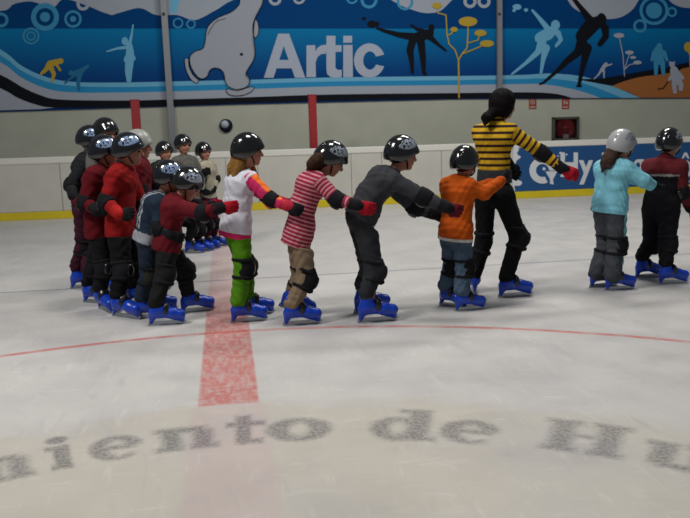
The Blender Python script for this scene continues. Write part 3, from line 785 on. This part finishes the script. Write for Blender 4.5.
# hills and clouds along the top
pl('hills', [[(-60, TOP), (760, TOP), (760, 28.5), (-60, 28.5)]], PT, 1)
for q in [spline([(-60, 8), (0, 11), (14, 4), (32, 1.5), (52, 8), (64, -1), (88, 6), (111, 14), (139, 8), (156, 15), (177, 15), (195, 20), (216, 10), (240, -2), (300, -8)], 5)+[(300, TOP), (-60, TOP)],
              spline([(300, -8), (360, -14), (400, 5), (410, 9), (425, 13), (440, 11), (452, 0), (460, -6)], 5)+[(460, TOP), (300, TOP)],
              spline([(555, -14), (565, -4), (575, 9), (597, 18), (618, 18), (632, 10), (640, -2), (648, -12)], 5)+[(648, TOP), (555, TOP)],
              spline([(664, -10), (672, 3), (690, 8), (715, 2), (730, -10)], 5)+[(730, TOP), (664, TOP)]]: pl('cloud', [q], PW, 2)
pl('light_ray', [[(172, TOP), (190, TOP), (176.5, 13), (169.5, 13)], [(196, TOP), (204, TOP), (200, 6)]], PL, 3)
for cx_, cy_, r_, w_, d_ in ((45, 17, 11.5, 5, 5), (73, 19, 7.5, 2.5, 3), (31, 36, 7.5, 2, 0), (31, 36, 4, 1.5, 0), (1, 20, 6, 3, 0), (178, 23, 4.5, 1.5, 0), (191, 24, 4, 1.5, 0), (369, 0, 7, 3, 0), (352, -2, 5, 2, 0), (405, 2, 7, 2.5, 0), (654, 10.5, 13, 3, 8), (640, 26, 5.5, 2.5, 0), (672, 12, 4, 2, 0)):
    pl('ring_print', ringp(cx_, cy_, r_, w_), PS, 3)
    if d_: pl('disc_print', [ell(cx_, cy_, d_, d_)], PS, 3)
for cx_, cy_, r_, w_ in ((83, 4, 5, 3.2), (112, 8.5, 5, 3), (98, 3, 4, 3), (275, -1, 5, 3), (299, -2, 5, 2.5), (470, 1.5, 5, 3.2), (484, 1.5, 5, 3.2)): pl('white_ring', ringp(cx_, cy_, r_, w_), PW, 4)
# bands sweeping along the bottom
l_top = [(-60, 18), (0, 49), (22, 66), (48, 77.5), (75, 82), (120, 82.5), (170, 81.5), (240, 80), (330, 77.5), (460, 76), (520, 75), (552, 73.5), (585, 77), (612, 86), (640, 97.8)]
l_cy = [(-60, 26), (0, 55), (22, 71), (48, 82), (75, 86), (120, 87), (170, 86), (240, 84), (330, 81.5), (460, 80), (520, 79), (550, 78.5), (582, 83), (605, 91), (622, 97.9)]
l_wh = [(-60, 34), (0, 62), (22, 78), (48, 89), (75, 92.5), (120, 92.5), (170, 91.5), (240, 89.5), (330, 86.5), (460, 85), (520, 84), (545, 84.5), (570, 88.5), (590, 94), (600, 98)]
l_bk = [(-60, 48), (0, 74.5), (22, 87), (40, 95), (60, 99.5), (120, 100.5), (170, 99.5), (240, 97.5), (330, 94.5), (460, 93), (520, 92.3), (545, 92.8), (560, 94.5), (572, 98)]
l_w2 = [(-60, 62), (0, 88), (18, 98), (36, 104.5), (55, 107.5), (120, 107.3), (170, 105.8), (240, 103.2), (330, 100.6), (460, 98.2), (520, 98.1), (545, 98.1), (560, 98.1), (572, 98.1)]
pl('light_blue_band', strip(l_top, l_cy), PL, 2)
pl('cyan_band', strip(l_cy, l_wh), PC, 2)
pl('white_band', strip(l_wh, l_bk), PW, 2)
pl('black_band', strip(l_bk, l_w2), PK, 3)
pl('white_corner', [spline([(-60, 62), (0, 88), (18, 98), (36, 104.5), (55, 107.5)], 5)+[(40, 109.2), (0, 110.3), (-60, 112)]], PW, 2)
pl('orange_ground', [spline([(612, 86), (622, 82), (640, 77), (660, 74.5), (678, 71), (690, 67), (760, 58)], 4)+[(760, 97.5), (640, 97.6), (628, 92)]], PO, 1.5)
pl('black_hill', [spline([(575, 79), (600, 78.5), (622, 75), (650, 70), (672, 66.5), (690, 62), (760, 50)], 4)+spline([(760, 58), (690, 67), (678, 71), (660, 74.5), (640, 77), (622, 82), (612, 86)], 4)], PK, 2.5)
# generic white bear
def Bx(pts): return [(x/4.933+170, y/4.933) for x, y in pts]
BW = pm('bear_white', '9fa5b0')
bear = spline(Bx([(350, -140), (345, 0), (335, 30), (300, 60), (240, 85), (200, 115), (180, 150), (172, 210), (160, 240), (125, 252), (100, 275), (98, 310), (112, 347), (140, 382), (165, 388), (185, 375), (195, 350), (215, 336), (245, 340), (265, 362), (272, 400), (290, 428), (330, 441), (375, 430), (394, 405), (390, 385), (375, 365), (385, 340), (410, 300), (420, 260), (415, 215), (412, 150), (420, 90), (440, 50), (460, 0), (470, -140)]), 4, True)
paw = spline(Bx([(418, 95), (432, 108), (438, 140), (434, 170), (418, 187), (408, 140)]), 4, True)
bl1 = spline(Bx([(72, 293), (90, 291), (94, 330), (114, 370), (141, 396), (130, 411), (104, 393), (80, 348)]), 3, True)
bl2 = spline(Bx([(280, 438), (330, 448), (390, 430), (412, 430), (404, 450), (360, 470), (310, 472), (284, 460)]), 3, True)
pl('bear_paw', [paw], BW, 3); pl('bear_outline', stroke(paw+paw[:1], .8), PK, 4)
pl('white_bear', [bear], BW, 5); pl('bear_outline', stroke(bear+bear[:1], .85), PK, 6)
pl('bear_blade', [bl1], BW, 3); pl('bear_outline', stroke(bl1+bl1[:1], .7), PK, 4)
pl('bear_blade', [bl2], BW, 6.4); pl('bear_outline', stroke(bl2+bl2[:1], .7), PK, 7)
pl('fold_line', stroke(spline(Bx([(275, 92), (232, 104), (203, 138), (186, 172)]), 4), .6), PK, 7); pl('bear_mark', [ell(241.5, 54.3, 1.7, 1.5, 14)], PK, 7)
# lettering
LT = pm('letters', 'a8b2c4')
def Lx(pts): return [(x/4.76+255, y/4.76+20) for x, y in pts]
pl('letter', [Lx([(42, 275), (88, 275), (156, 65), (110, 65)]), Lx([(116, 65), (162, 65), (240, 275), (190, 275)]), Lx([(98, 190), (176, 190), (186, 230), (84, 230)])], LT, 4)
pl('letter', [Lx([(245, 120), (287, 120), (290, 272), (245, 272)]), Lx([(284, 158), (296, 134), (314, 121), (338, 117), (338, 160), (314, 163), (298, 176), (289, 200)])], LT, 4)
pl('letter', [Lx(q) for q in ()]+[Lx([(340, 75), (383, 75), (383, 236), (340, 240)]), Lx([(320, 120), (412, 120), (412, 152), (320, 152)]), Lx([(340, 230), (343, 256), (358, 271), (385, 276), (413, 271), (413, 236), (396, 239), (383, 228)])], LT, 4.6)
pl('letter', [Lx([(420, 75), (462, 75), (462, 108), (420, 108)])], LT, 4); pl('letter', [Lx([(420, 119), (464, 119), (466, 272), (420, 272)])], LT, 4)
_o = [(545+74*math.cos(t), 193+82*math.sin(t)) for t in np.linspace(.35, 2*math.pi-.35, 30)]; _i = [(547+32*math.cos(t), 193+43*math.sin(t)) for t in np.linspace(.45, 2*math.pi-.45, 30)]
pl('letter', [Lx([_o[i], _o[i+1], _i[i+1], _i[i]]) for i in range(29)], LT, 4)
# figures
pl('gold_skater', stroke([(44, 72), (50, 64), (57, 62)], [3, 7, 6])+[ell(60.5, 61, 3, 3, 14)]+stroke([(50, 66), (54, 74), (52, 81)], [5, 4, 2.5])+stroke([(47, 68), (41, 74)], [4, 2.5])+stroke([(56, 64), (60, 70)], 2.5), PG, 5)
pl('ghost_skater', stroke([(88, 66), (80, 72), (74, 74)], [3, 6, 6])+[ell(71, 73, 2.8, 2.8, 12)]+stroke([(80, 74), (78, 82), (79, 90)], [5, 4, 2.5])+stroke([(74, 76), (65, 83)], 2), PH, 5)
pl('dancer', stroke([(133, 25), (132, 33), (130, 42)], [1.5, 2, 3.5])+stroke([(129, 47), (117, 48.5), (107, 51.5)], [3.5, 2.5, 1.5])+[ell(124.8, 41, 3.2, 4, 16)]+stroke([(129, 44), (130, 52), (129.5, 58)], [6, 8, 8])+stroke([(128, 60), (127, 72), (128, 81.5)], [6, 4, 2.5])+stroke([(131.5, 60), (130.5, 72), (130, 81)], [5, 3.5, 2.5])+[[(124.5, 56), (134.5, 55), (136, 60), (123.5, 61.5)]], PL, 5)
pl('kicking_figure', stroke([(416, 37), (400, 35), (385, 31), (377, 28)], [8, 5.5, 3.5, 2.5])+stroke([(377, 24), (369, 24)], [5, 3])+[ell(372, 24, 5, 3.5, 14), ell(364, 18.5, 2.2, 1.6, 10)]+stroke([(413, 39), (410, 50), (411.5, 60), (412.5, 72.5)], [8, 7, 5, 3])+stroke([(421, 42), (423, 58), (424, 73)], [8, 6, 3.5])
   +stroke([(414, 38), (424, 35), (430, 33)], [9, 10, 8])+[ell(431.5, 28, 3, 4, 16)]+stroke([(430, 37), (439, 45), (446, 50.5)], [6, 3, 2])+stroke([(426, 32), (417, 29), (411, 25)], [5, 3, 2])+stroke([(424, 72.5), (426.5, 74.5)], 2), PK, 5)
pl('gold_tree', stroke([(459, 97.5), (458.8, 75), (458.5, 59)], [1.6, 1.6, 1.6])+stroke([(458.5, 60), (462, 54), (467, 48), (468, 32), (468, 21)], 1.3)+stroke([(462, 54), (472, 50), (486, 44)], 1.2)+stroke([(468, 43), (478, 40), (480, 33)], 1.1)+stroke([(458.5, 60), (455, 50), (449, 44), (447, 34), (446, 15), (438, 13), (437, 6)], 1.2)+stroke([(447, 36), (452, 33), (454, 29)], 1.1)
   +[ell(468, 21.5, 9.3, 4.8), ell(480.5, 33, 6, 3.2), ell(487, 43.5, 7, 3.4), ell(454, 29.5, 3.6, 2.6), ell(437, 5.5, 5, 3)], PG, 6)
pl('light_skater', stroke([(512, 74), (526, 63), (538, 52), (542, 42)], [2, 3.5, 6, 9])+stroke([(541, 73), (543, 60), (546, 48)], [2.5, 4.5, 8])+stroke([(540, 38), (548, 34), (554, 30)], [11, 12, 9])+[ell(555.5, 25, 4.5, 5, 18)]+stroke([(548, 29), (540, 19), (532.5, 10.5)], [6, 4, 2.5])+stroke([(558, 33), (561, 40), (556, 46)], [6, 4, 3])+[ell(517, 7, 4.5, 3, 12), ell(526, 10, 2.2, 1.8, 10), ell(514, 10.5, 1.8, 1.5, 10)], PL, 5)
pl('black_skater', stroke([(543, 83), (556, 72), (567, 61), (578, 52), (582, 42)], [2.5, 3.5, 6, 8, 11])+stroke([(579, 85.5), (581, 75), (584, 62), (587, 48)], [3.5, 4, 6, 10])+stroke([(582, 36), (590, 27), (597, 22)], [13, 15, 12])+[ell(601.5, 20, 5, 7, 18)]+stroke([(590, 20), (581, 8), (573, -2), (566, -12)], [8, 5, 3.5, 3])+stroke([(605, 28), (606, 36), (600, 44)], [8, 6, 5])+stroke([(542, 83), (540, 84)], 2)+stroke([(577, 86), (581, 86)], 2), PK, 5.5)
pl('small_white_skater', stroke([(594, 79), (599, 74), (602, 69)], [1, 2, 2.6])+stroke([(604, 78), (604, 72), (603, 69)], [1, 2, 3])+stroke([(602, 70), (605, 65)], [4, 3.5])+[ell(606, 64, 1.6, 1.6, 10)]+stroke([(606, 66), (612, 64)], [2, 1]), PW, 5)
pl('white_tree', stroke([(624.5, 76), (623, 55), (619, 36)], .9)+stroke([(624, 70), (629, 65), (637, 63)], .9)+stroke([(625, 68), (628, 58), (630, 53)], .8)+[ell(619, 35.5, 5.3, 2.5), ell(629.5, 52.5, 4.2, 2), ell(637.5, 62.5, 4.2, 2), ell(633, 57.5, 3, 1.5)], PW, 5)
pl('blue_player', [ell(659.5, 46, 2.8, 3, 14)]+stroke([(658.5, 50), (659, 60)], [9, 10])+stroke([(656, 62), (656, 74)], [5, 3.5])+stroke([(662.5, 62), (663.5, 74)], [5, 3.5])+stroke([(654, 52), (652, 60)], [4, 3])+stroke([(664, 52), (667, 60)], [4, 3]), PS, 5)
pl('small_white_bear', [ell(672, 64.5, 2.8, 2.8, 14), ell(669.8, 62.3, 1, 1, 8), ell(674.2, 62.3, 1, 1, 8)]+stroke([(674, 70), (677, 80)], [8, 11])+stroke([(674, 84), (675, 92)], [4.5, 4])+stroke([(681, 84), (681, 89)], [5, 4.5])+stroke([(674, 72), (669, 80)], [3, 2.5])+stroke([(678, 72), (683, 78)], [3.5, 3]), PW, 6)
pl('hockey_stick', stroke([(671, 78), (663, 88.5), (658, 89)], 1), PK, 6.5)
pl('gold_bush', [ell(688, 47, 4, 5), ell(694, 52, 6, 5)]+stroke([(690, 52), (690, 66)], 1), PG, 5)
# grey steel posts in front of the banner
GP = mat('grey_steel_post', '83868c', rough=.45, metal=.2)
for u0, u1, vb, w_, lab in ((163.5, 170.5, 104, .115, 'grey steel post in front of the mural, left of the white bear'), (499.5, 500.3, 98, .10, 'grey steel post in front of the mural directly above the woman')):
    a = P(u1, vb, MY-.12); b = P(u0, 0, MY-.12)
    t = empty('mural_post', (a[0], MY-.12, 0)); tag(t, lab, 'post', 'grey posts in front of the mural')
    b = b+(b-a)*.4
    mb = MB(); V = []
    for x, z in ((0, 0), (b[0]-a[0], 4.6)): V += [(x-w_/2, -.04, z), (x+w_/2, -.04, z), (x+w_/2, .04, z), (x-w_/2, .04, z)]
    mb.add(V, [(0, 3, 2, 1), (4, 5, 6, 7), (0, 1, 5, 4), (1, 2, 6, 5), (2, 3, 7, 6), (3, 0, 4, 7)]).build('post', GP, t)
    c = P(u0, 14, MY-.17); MB().tube([(c[0]-a[0], -.041, c[2]), (c[0]-a[0], -.055, c[2])], .03, 10).build('bolt', mat('dark_bolt', '33302a'), t)

# ------------------------------------------------------------------ light
wd = bpy.data.worlds.new('hall'); SC.world = wd; wd.use_nodes = True
wd.node_tree.nodes['Background'].inputs[0].default_value = (.88, .95, 1, 1); wd.node_tree.nodes['Background'].inputs[1].default_value = .16
def area(x, y, z, sx, sy, power, tgt=None, col=(1, .97, .92)):
    l = bpy.data.lights.new('ceiling_or_fill_lamp', 'AREA'); l.shape = 'RECTANGLE'; l.size = sx; l.size_y = sy; l.energy = power; l.color = col
    o = bpy.data.objects.new('ceiling_or_fill_lamp', l); COL.objects.link(o); o.location = (x, y, z)
    if tgt is not None: o.rotation_euler = (Vector(tgt)-Vector((x, y, z))).to_track_quat('-Z', 'Y').to_euler()
    return o
area(-3.6, 3.4, 6.2, 1.1, 1.1, 430, (.8, 6, 0))
area(1.0, 5.0, 6.5, 1.5, 1.0, 225)
area(4.2, 8.8, 7.0, 3.0, 1.0, 430)
area(1.6, 11.0, 5.5, 4.0, .5, 60, (2.6, 15.5, 1.5))  # fill light added to brighten the back wall, not a known ceiling fitting
SC.view_settings.view_transform = 'Standard'; SC.view_settings.look = 'None'; SC.view_settings.gamma = 1
SC.view_settings.exposure = -0.45
# ------------------------------------------------------------------ the skaters
GL1 = 'children in the skating line'; GL2 = 'children bunched at the left'
RG = cloth('red_glove', 'a01526'); BG = cloth('black_glove', '18181c'); RW = cloth('red_guard', 'a8263a'); DRG = cloth('dark_red_glove', '5a1520')
def C(n, c, **k): return cloth(n, c, **k)
WH = C('white_knit', 'c8c8d4'); PINK = C('magenta_knit', 'c02a5e'); ORA = C('orange_knit', 'e0702a')
def reg_pinkorange(V, reg, d):
    # orange stripe along the outer/top of the sleeve, magenta below, white body
    out = np.zeros(len(V), int)
    for i in (0, 1):
        for a, b in ((d['sh'][i], d['el'][i]), (d['el'][i], d['wr'][i])):
            ax = unit(b-a); t = np.clip((V-a)@ax, -.03, np.linalg.norm(b-a)); q = V-a-t[:, None]*ax; r = np.sqrt((q*q).sum(1))
            upv = unit(np.array([0, 0, 1.0])+d['fw']*.6-ax*((np.array([0, 0, 1.0])+d['fw']*.6)@ax))
            m = (r < .062*d['s']) & ((V-a)@ax > -.02) & ((reg == 1) | (r < .055*d['s']))
            out[m] = 1; out[m & (q@upv > .012)] = 2
    nbm = np.linalg.norm(V-d['nb'], axis=1) < .07*d['s']; out[nbm] = 2
    return out
person(dict(label='girl in black helmet, white top with pink and orange sleeves and lime green trousers', group=GL1, s=.98, yaw=24, tyaw=26, w=1.05, head=(248.5, 151.5, 8, -3), neck=(243, 172), pel=(236, 226), hair='7d5a2c',
  locks=[[(240, 158, 0, .06), (235, 168, 0, .05), (231, 179, 0, .032)], [(240, 165, -.05, .04), (236, 176, -.06, .03)], [(251, 168, .05, .03), (254, 176, .06, .028), (256, 181, .07, .018)]],
  feet=[(242, 322, 4), (250, 315, 8)], knees=[(242.5, 268), (246, 266)], arms=[((271.5, 200, -.10), (288, 206, -.17), (302, 211, -.21)), ((268, 197, .0), (286, 203, .02), (299, 206, .0))],
  helmet='plain', gloves=[BG, BG], wgm=RW, ecap=mat('orange_cap', 'c8652e'), hunch=.012,
  top=dict(mats=[WH, PINK, ORA], regf=reg_pinkorange, hem=.045, name='top', g=.016, band=(PINK, .035)), pants=dict(mats=C('lime_cloth', '4c8216'), g=.013, flare=1.1, bot=.15)))
person(dict(label='girl in black helmet with red and pink striped top and khaki trousers, curly brown hair', group=GL1, s=1.0, yaw=4, head=(331, 160, 3, -32), neck=(317, 174), pel=(299, 232), hair='38261c', dhead=0,
  locks=[[(322, 158, 0, .065), (315, 165, 0, .055), (311, 171, 0, .035)], [(318, 160, -.06, .05), (312, 164, -.05, .04)]],
  feet=[(295, 325, 3), (289, 316, 8, .05, -22)], knees=[(306, 279), (300, 277)], arms=[((337.5, 200, -.08), (357, 205, -.15), (376, 210, -.17)), ((334, 197, .02), (352, 203, .05), (368, 207, .03))],
  helmet='black', gloves=[RG, RG], hunch=.03, sw=.12,
  top=dict(mats=C('striped_knit', '8e2740', stripes=('c08a92', .027, .34)), hem=.10, name='top', g=.018), pants=dict(mats=C('khaki_cloth', '7d6c58'), g=.014, flare=1.02, bot=.15)))
person(dict(label='child in black helmet and charcoal jumper leaning forward onto the boy in orange', group=GL1, s=1.06, yaw=6, head=(402, 155, 6, -8), neck=(392, 174), pel=(361, 216), hair='241b17',
  feet=[(370, 322, 3), (365, 312, 12)], knees=[(374, 271), (369, 269)], arms=[((424, 197, -.08), (447, 207.5, -.14), (461, 211.5, -.15)), ((415, 208, .0), (433, 214, .02), (444, 217, .03))],
  helmet='black', gloves=[DRG, BG], hunch=.035, padm=C('charcoal_pad', '26272b'),
  top=dict(mats=C('charcoal_knit', '35363b'), hem=.03, name='jumper', g=.022), pants=dict(mats=C('dark_grey_cloth', '2b2d31'), g=.014, bot=.20)))
person(dict(label='small boy in shiny black helmet and orange jumper with turned up jeans, behind the woman', group=GL1, s=.90, yaw=28, head=(465, 163.5, 38, -6), neck=(459, 180), pel=(455.5, 233), hair='241b17', hs=1.0, hsc=1.04,
  feet=[(464, 310.5, 6), (447.5, 306, -50)], knees=[(464, 268), (451.5, 266)], arms=[((484, 193, -.02), (501, 181, -.0), (510, 172, .04)), ((476, 189, .1), (494, 182, .2), (504, 176, .22))],
  helmet='plain', gloves=[BG, BG], hunch=.0, noelbow=(1, 1), noguard=True,
  top=dict(mats=C('orange_fleece', 'b04c10'), hem=.035, name='jumper', g=.026, band=(C('white_cotton', 'c3beb8'), .022)), pants=dict(mats=C('denim', '44566a'), g=.014, flare=1.2, bot=.17)))
AD_ = C('hornet_stripes', 'c29a22', stripes=('2a1a1c', .049, .42))
person(dict(label='woman with black ponytail in yellow and black striped top and black trousers, leading the line', s=1.20, sks=.88, yaw=34, tyaw=38, head=(503, 105, 26, -2), neck=(495, 125), pel=(494, 193), hair='0c090a', hs=.96, sw=.115,
  locks=[[(496, 110, 0, .045), (490, 115, -.06, .034), (486.5, 118, -.09, .036), (485, 123, -.1, .018)]],
  feet=[(508.5, 297, 2), (474, 292, 78)], knees=[(518, 237), (484, 242)], arms=[((542, 153, -.05), (562, 168.5, -.1), (580, 176, -.12)), ((501, 152, .05), (510, 166, .1), (514, 172, .12))],
  gloves=[RG, BG], openback=False, w=.93,
  top=dict(mats=AD_, hem=-.15, name='top', g=.014, collar=True, band=(C('slate_vest', '2e3339'), .10)), pants=dict(mats=C('black_cloth', '0e0e11'), g=.004, wr=.002, flare=1.15, bot=.13)))
def reg_side(V, reg, d):
    out = np.zeros(len(V), int)
    for i in (0, 1):
        for a, b in ((d['hip'][i], d['kn'][i]),):
            o = unit(-d['lf']*(1, -1)[i]+d['fw']*.25); t = (V-a)@unit(b-a); q = V-a-t[:, None]*unit(b-a); ang = (q@o)/np.maximum(np.sqrt((q*q).sum(1)), 1e-6)
            out[(ang > .975) & (reg > 0)] = 1
    return out
person(dict(label='girl in silver helmet and light blue hoodie with grey trousers, long brown ponytail', group=GL1, s=.98, yaw=22, head=(622, 146, 18, -4), neck=(615, 163), pel=(609.5, 206), hair='3a2a25',
  locks=[[(613, 151, 0, .055), (607.5, 158, -.04, .040), (604.5, 164, -.06, .030), (602.5, 171, -.07, .012)], [(614, 155, -.05, .04), (610.5, 161, -.08, .03), (609.5, 167, -.1, .012)]],
  feet=[(614, 290, 2), (598, 287, 8)], knees=[(616.5, 245), (606, 244)], arms=[((644, 181, -.06), (656, 188, -.02), (665, 190, .0)), ((634, 178, .1), (648, 184, .14), (656, 187, .12))],
  helmet='silver', gloves=[BG, BG], noelbow=(1, 1), openback=False,
  top=dict(mats=C('aqua_fleece', '74b4c6'), hem=.055, name='hoodie', g=.028, hood=True), pants=dict(mats=[C('grey_cloth', '404349'), C('aqua_piping', '6fa3ae')], regf=reg_side, g=.016, flare=1.25, bot=.12)))
def reg_track(V, reg, d):
    t = (V-d['nb'])@(-d['sp']); lat = np.abs((V-d['nb'])@d['lf']); out = np.zeros(len(V), int)
    out[(t < .115)] = 1; out[(reg == 1)] = 1
    out[(t >= .105) & (t < .122) & (reg == 0)] = 2
    return out
person(dict(label='child in black helmet with black and maroon tracksuit, rightmost in the line', group=GL1, s=.98, yaw=40, head=(669.5, 144, 30, -2), neck=(665, 161), pel=(661, 208), hair='1d1614',
  feet=[(667, 284, 0), (643, 277.5, 6)], knees=[(667, 244), (651, 243)], arms=[((682, 192, .0), (690, 208, .06), (697, 218, .08)), ((662, 185, .25), (668, 196, .3), (674, 203, .3))],
  helmet='black', gloves=[BG, BG], openback=False,
  top=dict(mats=[C('black_track', '141419'), C('maroon_track', '5a1d24'), C('track_piping', '8d8a88')], regf=reg_track, hem=.05, name='track_jacket', g=.024, collar=True), pants=dict(mats=[C('black_track', '141419'), C('maroon_track', '5a1d24')], regf=reg_side, g=.019, bot=.19)))
# left bunch, nearest first
person(dict(label='child in maroon jumper bending forward with red gloves, front of the left bunch', group=GL2, s=.96, yaw=10, head=(188, 185, -4, -34), neck=(178, 200), pel=(167, 243), hair='1d1614', dhead=0,
  feet=[(160, 325, 0), (191, 312, 10)], knees=[(164, 274), (184, 270)], arms=[((204, 213, -.14), (221, 207.5, -.22), (238, 206.5, -.26)), ((196, 207, .0), (213, 206, .05), (226, 206, .05))],
  helmet='black', gloves=[RG, RG], hunch=.03,
  top=dict(mats=C('maroon_knit', '5a121c'), hem=.06, name='jumper', g=.024), pants=dict(mats=C('blackish_cloth', '1a1a1c'), g=.016, bot=.17)))
NV = C('navy_jacket', '1d2a3a')
def reg_navy(V, reg, d):
    t = (V-d['pel'])@d['sp']; out = np.zeros(len(V), int); out[(t < .03) & (reg == 0)] = 1
    q = (V-d['nb'])@d['lf']; out[(reg == 0) & (t > .05) & (np.abs(q+.075) < .009)] = 1; out[(reg == 0) & (t > .05) & (np.abs(q+.045) < .006)] = 1
    return out
person(dict(label='child in navy jacket with pale stripes and dark jeans, leaning forward beside the maroon jumper', group=GL2, s=.94, yaw=8, Y=5.75, head=(169, 178, 0, -14), neck=(160, 197), pel=(148, 236), hair='1d1614',
  feet=[(146, 318, -6), (154, 311, 5)], knees=[(149, 275), (157, 272)], arms=[((159, 228, -.05), (170, 235, -.1), (180, 238, -.1)), ((172, 215, .1), (184, 222, .14), (192, 224, .12))],
  helmet='blueish', gloves=[BG, BG], hunch=.03, padm=C('olive_pad', '2b2b25'),
  top=dict(mats=[NV, C('pale_grey_trim', '8d9198')], regf=reg_navy, hem=.05, name='jacket', g=.022), pants=dict(mats=C('dark_denim', '1f2a38'), g=.02, bot=.17)))
person(dict(label='boy in bright red shirt and black helmet with pale print, front left of the bunch', group=GL2, s=1.05, yaw=-12, head=(129, 151, -4, -4), neck=(122, 168), pel=(121.5, 226), hair='4a3326',
  feet=[(121, 317, -38), (137, 304, -10)], knees=[(122, 271), (136, 268)], arms=[((106, 202, -.05), (119, 214, -.16), (133, 213, -.2)), ((142, 205, .0), (146, 222, -.04), (150, 233, -.06))],
  helmet='blueish', gloves=[BG, BG], openback=False, wgm=C('red_cuff', '9c1c1c'), palm=[(0.2, .9, -.2), (-.3, .6, 0)],
  top=dict(mats=C('bright_red_cotton', '821316'), hem=.075, name='shirt', g=.026), pants=dict(mats=C('black_cloth', '0e0e11'), g=.018, bot=.16)))
person(dict(label='child in crimson jacket with grey hood, directly behind the boy in bright red', group=GL2, s=1.03, yaw=-10, Y=6.2, head=(105, 153, 2, -8), neck=(99, 168), pel=(100, 226), hair='5a5650',
  feet=[(103, 310, -60), (92, 303, -30)], knees=[(104, 268), (94, 266)], arms=[((85, 202, -.02), (97, 211, -.12), (109, 209, -.16)), ((118, 200, .1), (124, 212, .1), (130, 216, .08))],
  helmet='blueish', gloves=[BG, BG], openback=False, 
  top=dict(mats=C('crimson_cloth', '560c17'), hem=.085, name='jacket', g=.026, hoodm=C('grey_melange', '5a5854')), pants=dict(mats=C('black_track', '141419'), g=.016, bot=.17)))
person(dict(label='child in black padded jacket with plum trousers, farthest left of the bunch', group=GL2, s=1.0, yaw=5, head=(91, 141, 5, -10), neck=(86, 157), pel=(84, 208), hair='6a655c',
  feet=[(80, 288, 0), (91, 290, -10)], knees=[(83, 246), (90, 247)], arms=[((71, 185, -.05), (73, 196, -.16), (80, 203, -.2)), ((98, 182, .1), (104, 194, .1), (110, 198, .1))],
  helmet='blueish', gloves=[DRG, BG],
  top=dict(mats=C('black_jacket', '1c1f22'), hem=.0, name='jacket', g=.026), pants=dict(mats=C('plum_cloth', '3a1726'), g=.016, bot=.19)))
person(dict(label='child with face towards the camera between the two leftmost pale printed helmets', group=GL2, s=1.08, yaw=-50, Y=6.95, head=(106, 134, -50, -4), neck=(106, 149), pel=(108, 204), hair='1d1614',
  feet=[(104, 290, -50), (113, 286, -50)], knees=[(106, 246), (113, 246)], arms=[((96, 176, .0), (98, 192, .0), (100, 200, .0)), ((118, 176, .0), (119, 192, .0), (119, 200, .0))],
  helmet='plain', gloves=[BG, BG],
  top=dict(mats=C('dark_grey_knit', '26272b'), hem=.05, name='jacket', g=.024), pants=dict(mats=C('blackish_cloth', '1a1a1c'), g=.016, bot=.18)))
person(dict(label='child in maroon jacket and pale grey helmet, mostly hidden behind the boy in bright red', group=GL2, s=1.03, yaw=0, Y=6.7, head=(139, 146, 0, -5), neck=(139, 161), pel=(140, 216), hair='1d1614',
  feet=[(139, 296, -5), (148, 291, 0)], knees=[(141, 256), (149, 254)], arms=[((140, 190, .0), (152, 200, .0), (161, 202, .0)), ((156, 186, .05), (164, 198, .05), (170, 202, .05))],
  helmet='grey', gloves=[BG, BG],
  top=dict(mats=C('maroon_knit', '5a121c'), hem=.05, name='jacket', g=.028), pants=dict(mats=C('blackish_cloth', '1a1a1c'), g=.016, bot=.18)))
BACK = dict(group='children standing at the back', res=.008)
person(dict(label='child in dark green top, leftmost of three standing at the back', s=.80, hs=.95, yaw=-48, Y=8.3, head=(164.5, 152, -50, -4), neck=(163, 163), pel=(165, 202), hair='1a1412',
  feet=[(160, 253, -50), (170, 251, -50)], knees=[(161, 228), (170, 228)], arms=[((153, 181, .0), (158, 192, -.1), (163, 197, -.12)), ((174, 181, .0), (174, 193, .0), (174, 200, .0))],
  helmet='plain', gloves=[BG, BG], **BACK, top=dict(mats=C('dark_green_knit', '1c2620'), hem=.05, g=.024), pants=dict(mats=C('blackish_cloth', '1a1a1c'), g=.012, bot=.18)))
person(dict(label='boy in grey jacket, middle of three standing at the back', s=.88, hs=.95, yaw=-48, Y=8.7, head=(183, 145, -52, -4), neck=(184, 158), pel=(190, 204), hair='1a1412',
  feet=[(191, 253, -20), (200, 251, -15)], knees=[(192, 229), (200, 229)], arms=[((175, 182, .0), (182, 194, -.1), (190, 196, -.12)), ((202, 178, .0), (205, 172, -.2), (210, 171, -.25))],
  helmet='plain', gloves=[BG, BG], **BACK, top=dict(mats=C('grey_melange', '5a5854'), hem=.05, g=.028), pants=dict(mats=C('blackish_cloth', '1a1a1c'), g=.012, bot=.18)))
person(dict(label='girl in cream jumper and magenta skirt, standing at the back', s=.80, hs=.95, yaw=-40, Y=8.9, head=(203.5, 152, -52, -4), neck=(206, 163), pel=(208, 198), hair='1a1412', sw=.11,
  feet=[(209, 248, -30), (216, 246, -10)], knees=[(209, 224), (215, 223)], arms=[((199, 180, .0), (203, 190, -.1), (208, 193, -.14)), ((216, 179, .0), (213, 190, -.1), (210, 194, -.14))],
  helmet='plain', gloves=[BG, BG], **BACK, top=dict(mats=C('cream_knit', '9c9684'), hem=.0, g=.024, skirt=C('magenta_skirt', '8a1e4c')), pants=dict(mats=C('plum_leggings', '3c1226'), g=.010, bot=.18)))
